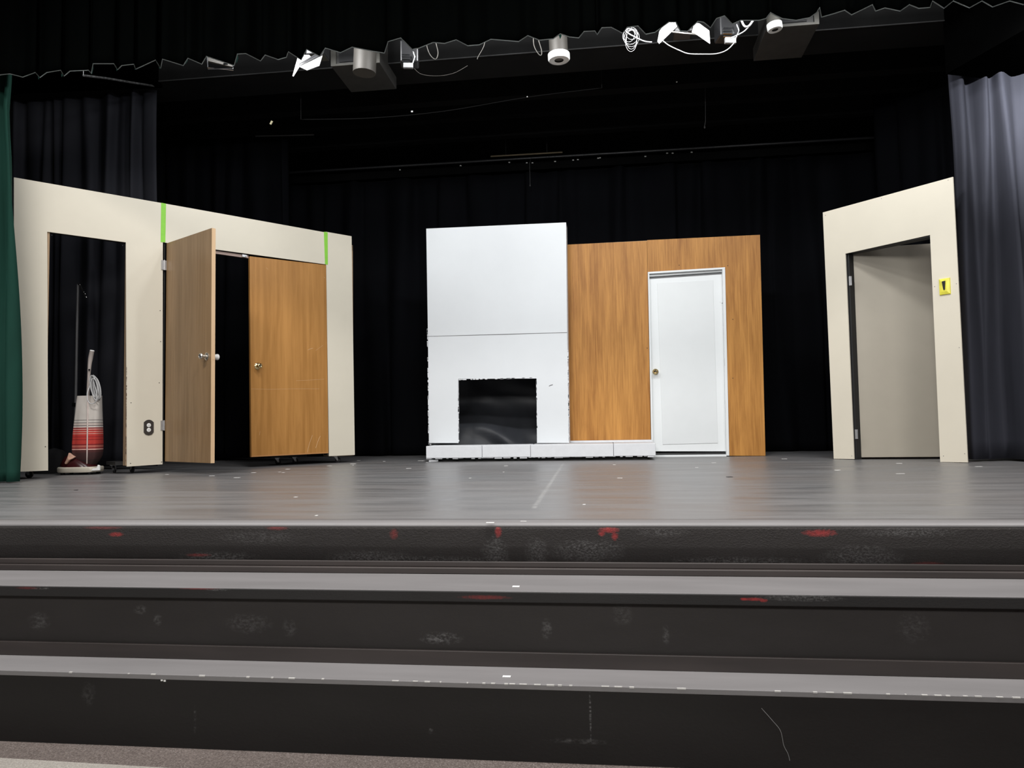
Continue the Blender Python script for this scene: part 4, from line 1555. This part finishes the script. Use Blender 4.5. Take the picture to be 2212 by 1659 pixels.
def can_light(px0, px1, py_top, py_bot, d, lab, rim, tilt=(0.06, 0), body=None, ln=0.26):
    c_b = PD((px0 + px1) / 2, py_bot, d)
    r = (px1 - px0) / 2 / FPX * d
    t = thing('can_light', (c_b.x, c_b.y, c_b.z + 0.3), lab, 'stage light')
    ax = Vector((tilt[0], tilt[1], 1)).normalized()
    mb = MB()
    mb.lathe(c_b, ax, [(0.0, r * 0.92), (0.0, r), (ln, r), (ln + 0.06, r * 0.7), (ln + 0.08, 0.02)], 30, cap=True)
    mb.build('body', body or M['can'], t, smooth=True)
    if rim:
        m2 = MB()
        m2.lathe(c_b - ax * 0.012, ax, [(0, r * 1.08), (0.012, r * 1.18), (0.055, r * 1.18), (0.06, r * 1.02)], 30, cap=False)
        m2.lathe(c_b - ax * 0.010, ax, [(0, r * 0.5), (0.001, r * 1.1)], 30, cap=False)
        m2.build('rim', rim, t, smooth=True)
    clampy(t, c_b.x, c_b.y, 0, c_b.z + ln)
    return t


can_light(762, 812, 100, 158, 6.4, 'dark brown can light hanging in front of the left grey ceiling box', None, (0.05, 0.0))
can_light(1187, 1228, 75, 128, 6.3, 'can light with a bright white rim hanging near the centre of the stage', M['white_plastic'], (-0.03, 0.0))
can_light(1660, 1688, 25, 62, 6.3, 'small pale can light in front of the right grey ceiling box', M['white_plastic'], (-0.12, 0.0), M['box_face'], 0.12)


def plate(pix, d0, d1, m, name, parent, th=0.006):
    q = [PD(x_, y_, dd_) for (x_, y_), dd_ in zip(pix, d0)]
    n = (q[1] - q[0]).cross(q[2] - q[0]).normalized()
    mb = MB()
    mb.hexa(q, [p + n * th for p in q])
    return mb.build(name, m, parent)


# work light with white barn doors
c_ = PD(1475, 62, 6.25)
wk = thing('work_light', (c_.x, c_.y, c_.z), 'glaring work light with two bright white barn doors at upper right of centre', 'stage light')
plate([(1420, 90), (1424, 95), (1462, 58), (1456, 40), (1436, 52), (1424, 68)], [6.2, 6.2, 6.3, 6.3, 6.25, 6.2], None, M['white_plastic'], 'barn_door', wk)
plate([(1495, 68), (1508, 75), (1534, 93), (1532, 66), (1510, 50), (1500, 50)], [6.3, 6.28, 6.2, 6.2, 6.28, 6.3], None, M['white_plastic'], 'barn_door', wk)
mb = MB()
a_, b_ = PD(1452, 69, 6.25), PD(1503, 74, 6.25)
mb.tube([a_, b_], 0.006, 8)
mb.build('lower_rail', M['satin'], wk)
mb = MB()
mb.bb(a_.x + 0.02, b_.x - 0.02, a_.y + 0.06, a_.y + 0.22, a_.z + 0.03, a_.z + 0.22)
mb.build('housing', M['lamp_black'], wk, bevel=0.01)
mb = MB()
a2, b2 = PD(1458, 46, 6.24), PD(1500, 52, 6.24)
mb.tube([a2, b2], 0.012, 10)
mb.build('lamp_tube', M['tube_on'], wk, smooth=True)
clampy(wk, c_.x, c_.y + 0.1, 0, c_.z + 0.2)
pl_ = bpy.data.lights.new('work_lamp', 'POINT')
pl_.energy = 1.6
pl_.shadow_soft_size = 0.05
po = bpy.data.objects.new('work_lamp', pl_)
po.location = PD(1482, 60, 6.18)
C.objects.link(po)

# flood light at left with white plate
c_ = PD(672, 120, 6.3)
fdl = thing('flood_light', (c_.x, c_.y, c_.z), 'flood light with a thin white side flap left of the grey ceiling box', 'stage light')
plate([(632, 165), (634, 166), (650, 140), (673, 125), (668, 120), (645, 119)], [6.15, 6.15, 6.2, 6.3, 6.3, 6.25], None, M['white_plastic'], 'side_flap', fdl)
plate([(648, 146), (663, 153), (690, 143), (697, 120), (694, 117), (650, 140)], [6.2, 6.2, 6.25, 6.3, 6.3, 6.2], None, M['gel'], 'lens', fdl)
plate([(645, 144), (697, 118), (700, 112), (690, 112), (646, 138)], [6.19, 6.29, 6.3, 6.3, 6.2], None, M['lamp_black'], 'visor', fdl)
mb = MB()
a_ = PD(660, 125, 6.35)
mb.bb(a_.x, a_.x + 0.16, a_.y, a_.y + 0.15, a_.z + 0.03, a_.z + 0.2)
mb.build('housing', M['lamp_black'], fdl, bevel=0.01)
clampy(fdl, a_.x + 0.08, a_.y + 0.07, 0, a_.z + 0.15)
po2 = bpy.data.objects.new('work_lamp', pl_.copy())
po2.data.energy = 1.2
po2.location = PD(655, 118, 6.12)
C.objects.link(po2)

# metal framed fixture at far left
c_ = PD(475, 135, 6.3)
mf = thing('strip_light', (c_.x, c_.y, c_.z), 'short metal strip light showing below the valance at upper left', 'stage light')
plate([(449, 134), (503, 147), (502, 136), (475, 128), (447, 120)], [6.2, 6.3, 6.3, 6.25, 6.2], None, M['can'], 'body', mf, 0.02)
mb = MB()
mb.tube([PD(448, 120, 6.15), PD(449, 146, 6.15), PD(504, 151, 6.2), PD(502, 137, 6.2)], 0.006, 8)
mb.tube([PD(449, 149, 6.14), PD(503, 147, 6.19)], 0.004, 8)
mb.box(PD(487, 138, 6.18), (0.035, 0.006, 0.015), 0.1)
mb.build('wire_guard', M['chrome'], mf)
clampy(mf, c_.x, c_.y, 0, c_.z)


def small_spot(px, py, d, s, lab, vent=False):
    c = PD(px, py, d)
    t = thing('spotlight', (c.x, c.y, c.z), lab, 'stage light')
    mb = MB()
    mb.box(c + Vector((0, 0.05, 0.12 * s)), (0.16 * s, 0.14 * s, 0.20 * s), 0.2)
    mb.build('housing', M['lamp_black'], t, bevel=0.012)
    mb = MB()
    for k in range(4):
        mb.box(c + Vector((-0.01, -0.04, 0.005 + 0.022 * k * s)), (0.07 * s, 0.015, 0.006), 0.2)
    mb.tube([c + Vector((0.055 * s, -0.04, -0.01)), c + Vector((0.075 * s, -0.05, 0.04 * s)), c + Vector((0.06 * s, -0.05, 0.09 * s))], 0.006, 6)
    mb.build('bracket', M['chrome'], t)
    mb = MB()
    mb.box(c + Vector((0.01, -0.04, -0.03 * s)), (0.085 * s, 0.03, 0.045 * s), 0.2)
    mb.build('lens', M['gel'], t, bevel=0.004)
    clampy(t, c.x, c.y + 0.05, 0, c.z + 0.2 * s)
    return t


small_spot(882, 140, 6.3, 0.95, 'small black spotlight with a pale lens between the two can lights')
small_spot(1573, 85, 6.3, 1.1, 'black spotlight with chrome fittings right of the glaring work light')
# extra fittings of the right one
mb = MB()

# cables
def cable(pts, r, lab, m=None, d=6.15, n=8, name='cable', up=0):
    q = [PD(p[0], p[1], p[2] if len(p) > 2 else d) for p in pts]
    mb = MB()
    q = hermite(q, n)
    if up == 3:
        q = [Vector((q[0].x, q[0].y, 4.93))] + q + [Vector((q[-1].x, q[-1].y, 4.93))]
    elif up:
        q = [Vector((q[0].x, 6.05, 3.85))] + q + ([Vector((q[-1].x, 6.05, 3.85))] if up > 1 else [])
    mb.tube(q, r, 8)
    return tag(mb.build(name, m or M['cable'], loc=q[0], smooth=True), lab, 'cable')


cable([(1340, 40), (1352, 67), (1372, 80), (1392, 89), (1408, 91)], 0.005, 'white cable running down to the left barn door of the work light', up=1)
cable([(1432, 88), (1445, 98), (1468, 109), (1488, 116), (1520, 117), (1548, 116), (1570, 108), (1586, 92), (1590, 80)], 0.0042, 'white cable drooping beneath the glaring work light')
cable([(1578, 82), (1592, 76), (1608, 67), (1622, 52), (1632, 38), (1640, 20)], 0.0048, 'white cable rising to the right of the chrome-fitted spotlight')
cable([(1598, 30), (1602, 44), (1608, 56), (1616, 57), (1624, 48), (1632, 30)], 0.0085, 'thick white cable loop just under the hem right of the spotlight', d=5.95, up=2)
cable([(1152, 60), (1153, 95), (1160, 112), (1168, 120), (1170, 110), (1163, 86), (1158, 70)], 0.004, 'grey cable loop hanging beside the white-rimmed can light', M['can'], up=2)
cable([(915, 60), (922, 100), (930, 120), (941, 128), (946, 115), (942, 95), (935, 70)], 0.004, 'dark cable loop right of the small pale-lens spotlight', M['can'], up=2)
cable([(1052, 70), (1045, 100), (1033, 122), (1031, 128)], 0.0025, 'thin dark cord end hanging left of centre below the valance', M['can'], up=1)
cable([(892, 145), (910, 160), (945, 164), (980, 158), (1010, 142)], 0.002, 'thin faint wire drooping from the pale-lens spotlight', M['can'], 6.6)
tc = thing('cable_coil', PD(1362, 80, 6.2), 'coil of white cable hanging left of the glaring work light', 'cable')
rnd = random.Random(6)
for k in range(6):
    cx_, cy_ = 1361 + rnd.uniform(-5, 6), 82 + 3.2 * (k - 3)
    rx, ry = 11 + 1.8 * (k % 4) + rnd.uniform(-1, 2), 13 + 2.0 * k
    rot = rnd.uniform(-0.4, 0.4)
    pts = []
    for i in range(28):
        a = 2 * PI * i / 28
        x_, y_ = rx * math.cos(a), ry * math.sin(a)
        pts.append(PD(cx_ + x_ * math.cos(rot) - y_ * math.sin(rot), cy_ + x_ * math.sin(rot) + y_ * math.cos(rot), 6.2 - 0.008 * k))
    mb = MB()
    mb.tube(pts, 0.0017, 5, closed=True)
    mb.build('cable_turn', M['cable'], tc, smooth=True)
mb = MB()
p = PD(1362, 66, 6.2)
mb.tube([p, Vector((p.x, 6.05, 3.84))], 0.004, 6)
mb.build('tie', M['lamp_black'], tc)

# backdrop pipe with ties
pz = PY(1140, 350, 9.9).z
bt = thing('backdrop_batten', (0, 9.9, pz + 0.03), 'dark batten with pale tie knots along the top of the backdrop', 'batten')
mb = MB()
mb.tube([Vector((PY(420, 500, 9.9).x, 9.93, pz + 0.06)), Vector((PY(2140, 500, 9.9).x, 9.93, pz + 0.06))], 0.018, 10)
mb.build('pipe', M['lamp_black'], bt, smooth=True)
for px, py in ((1100, 351), (1138, 352), (1150, 352), (1199, 349), (1238, 346), (1248, 345), (1292, 342), (1296, 341), (1394, 338), (1441, 331), (1453, 331), (864, 367), (995, 358), (1494, 329)):
    p = PY(px, py, 9.82)
    mb = MB()
    mb.box(p, (0.022, 0.012, 0.012), 0.3)
    mb.build('tie_knot', plain('tie_cord', (0.42, 0.42, 0.40), 0.8), bt)
mb = MB()
p0, p1 = PY(1060, 338, 9.7), PY(1215, 329, 9.7)
mb.tube([p0, p1], 0.010, 6)
q = thing('wood_batten', (p0 + p1) / 2, 'short brownish batten just above the backdrop top at centre', 'batten')
mb.build('bar', plain('brown_bar', (0.10, 0.075, 0.04), 0.7), q)
mb = MB()
mb.tube([p0 + Vector((0.2, 0, 0)), p0 + Vector((0.2, 0, 1.1))], 0.004, 6)
mb.tube([p1 - Vector((0.2, 0, 0)), p1 + Vector((-0.2, 0, 1.1))], 0.004, 6)
mb.build('drop_wire', M['lamp_black'], q)
p = [PY(552, 294, 8.9), PY(678, 291, 8.9)]
mb = MB()
mb.tube(p, 0.008, 6)
q = thing('steel_rod', (p[0] + p[1]) / 2, 'faint grey rod high above the closed closet door', 'rod')
mb.build('rod', plain('grey_rod', (0.16, 0.16, 0.16), 0.5), q)
mb = MB()
for t in (0.15, 0.85):
    a_ = p[0].lerp(p[1], t)
    mb.tube([a_, Vector((a_.x, a_.y, 4.9))], 0.003, 6)
mb.build('drop_wire', M['lamp_black'], q)
p = [PY(180, 163, 5.9), PY(230, 169, 6.3), PY(290, 179, 6.75), PY(351, 188.5, 7.2)]
mb = MB()
mb.tube(p, 0.010, 6)
q = thing('side_rail', p[2], 'pale-flecked rail running back above the left charcoal curtain', 'rail')
mb.build('rail', plain('flecked_rail', (0.05, 0.05, 0.05), 0.8, 0.0, 0.9, 30), q)
mb = MB()
mb.tube([p[0], Vector((p[0].x, p[0].y, 4.9))], 0.004, 6)
mb.tube([p[3], Vector((p[3].x, p[3].y, 4.9))], 0.004, 6)
mb.build('drop_wire', M['lamp_black'], q)
for pts, lab in (([(1523, 180, 8.3), (1524, 240, 8.3), (1524, 262, 8.3), (1522, 272, 8.3)], 'thin string with a knot hanging from the dark ceiling at right'),
                 ([(1144, 352, 9.75), (1145, 398, 9.75)], 'thin cord hanging at the top centre of the backdrop')):
    q = [PD(*p_) for p_ in pts]
    q = [Vector((q[0].x, q[0].y, 4.9)) if q[0].y < 9 else Vector((q[0].x, 9.93, pz + 0.06))] + q
    mb = MB()
    mb.tube(q, 0.0035, 6)
    mb.lathe(q[-1] - Zv * 0.03, Zv, [(0, 0.003), (0.012, 0.010), (0.03, 0.004)], 10)
    tag(mb.build('hanging_cord', plain('grey_cord', (0.035, 0.035, 0.035), 0.8), loc=q[0], smooth=True), lab, 'cord')
cable([(650, 258, 8.0), (800, 255, 8.0), (960, 240, 8.0), (1139, 210, 7.9), (1300, 190, 7.8)], 0.004, 'long dark cable slung across the ceiling joists', plain('dark_grey_cable', (0.012, 0.012, 0.012), 0.95, spec=0.1), up=3)
for i, (px, py, s, lab) in enumerate(((586, 265, 0.02, 'tiny yellowish scrap caught high above the closet'), (1462, 177, 0.014, 'tiny white hook under the ceiling beam below the work light'),
                                  (1139, 209, 0.012, 'tiny bright fitting on the ceiling joist at centre'), (890, 241, 0.02, 'tiny pale clip on the ceiling joist above the fireplace'))):
    p = PD(px, py, 7.85)
    mb = MB()
    mb.box(p, (s, 0.008, s * (2 if i == 0 else 0.7)), 0.5, Matrix.Rotation(0.5 if i == 0 else 0, 3, 'Y'))
    tag(mb.build('ceiling_clip', M['tape_white'] if i else plain('yellowish_scrap', (0.6, 0.55, 0.35), 0.7), loc=p), lab, 'clip')
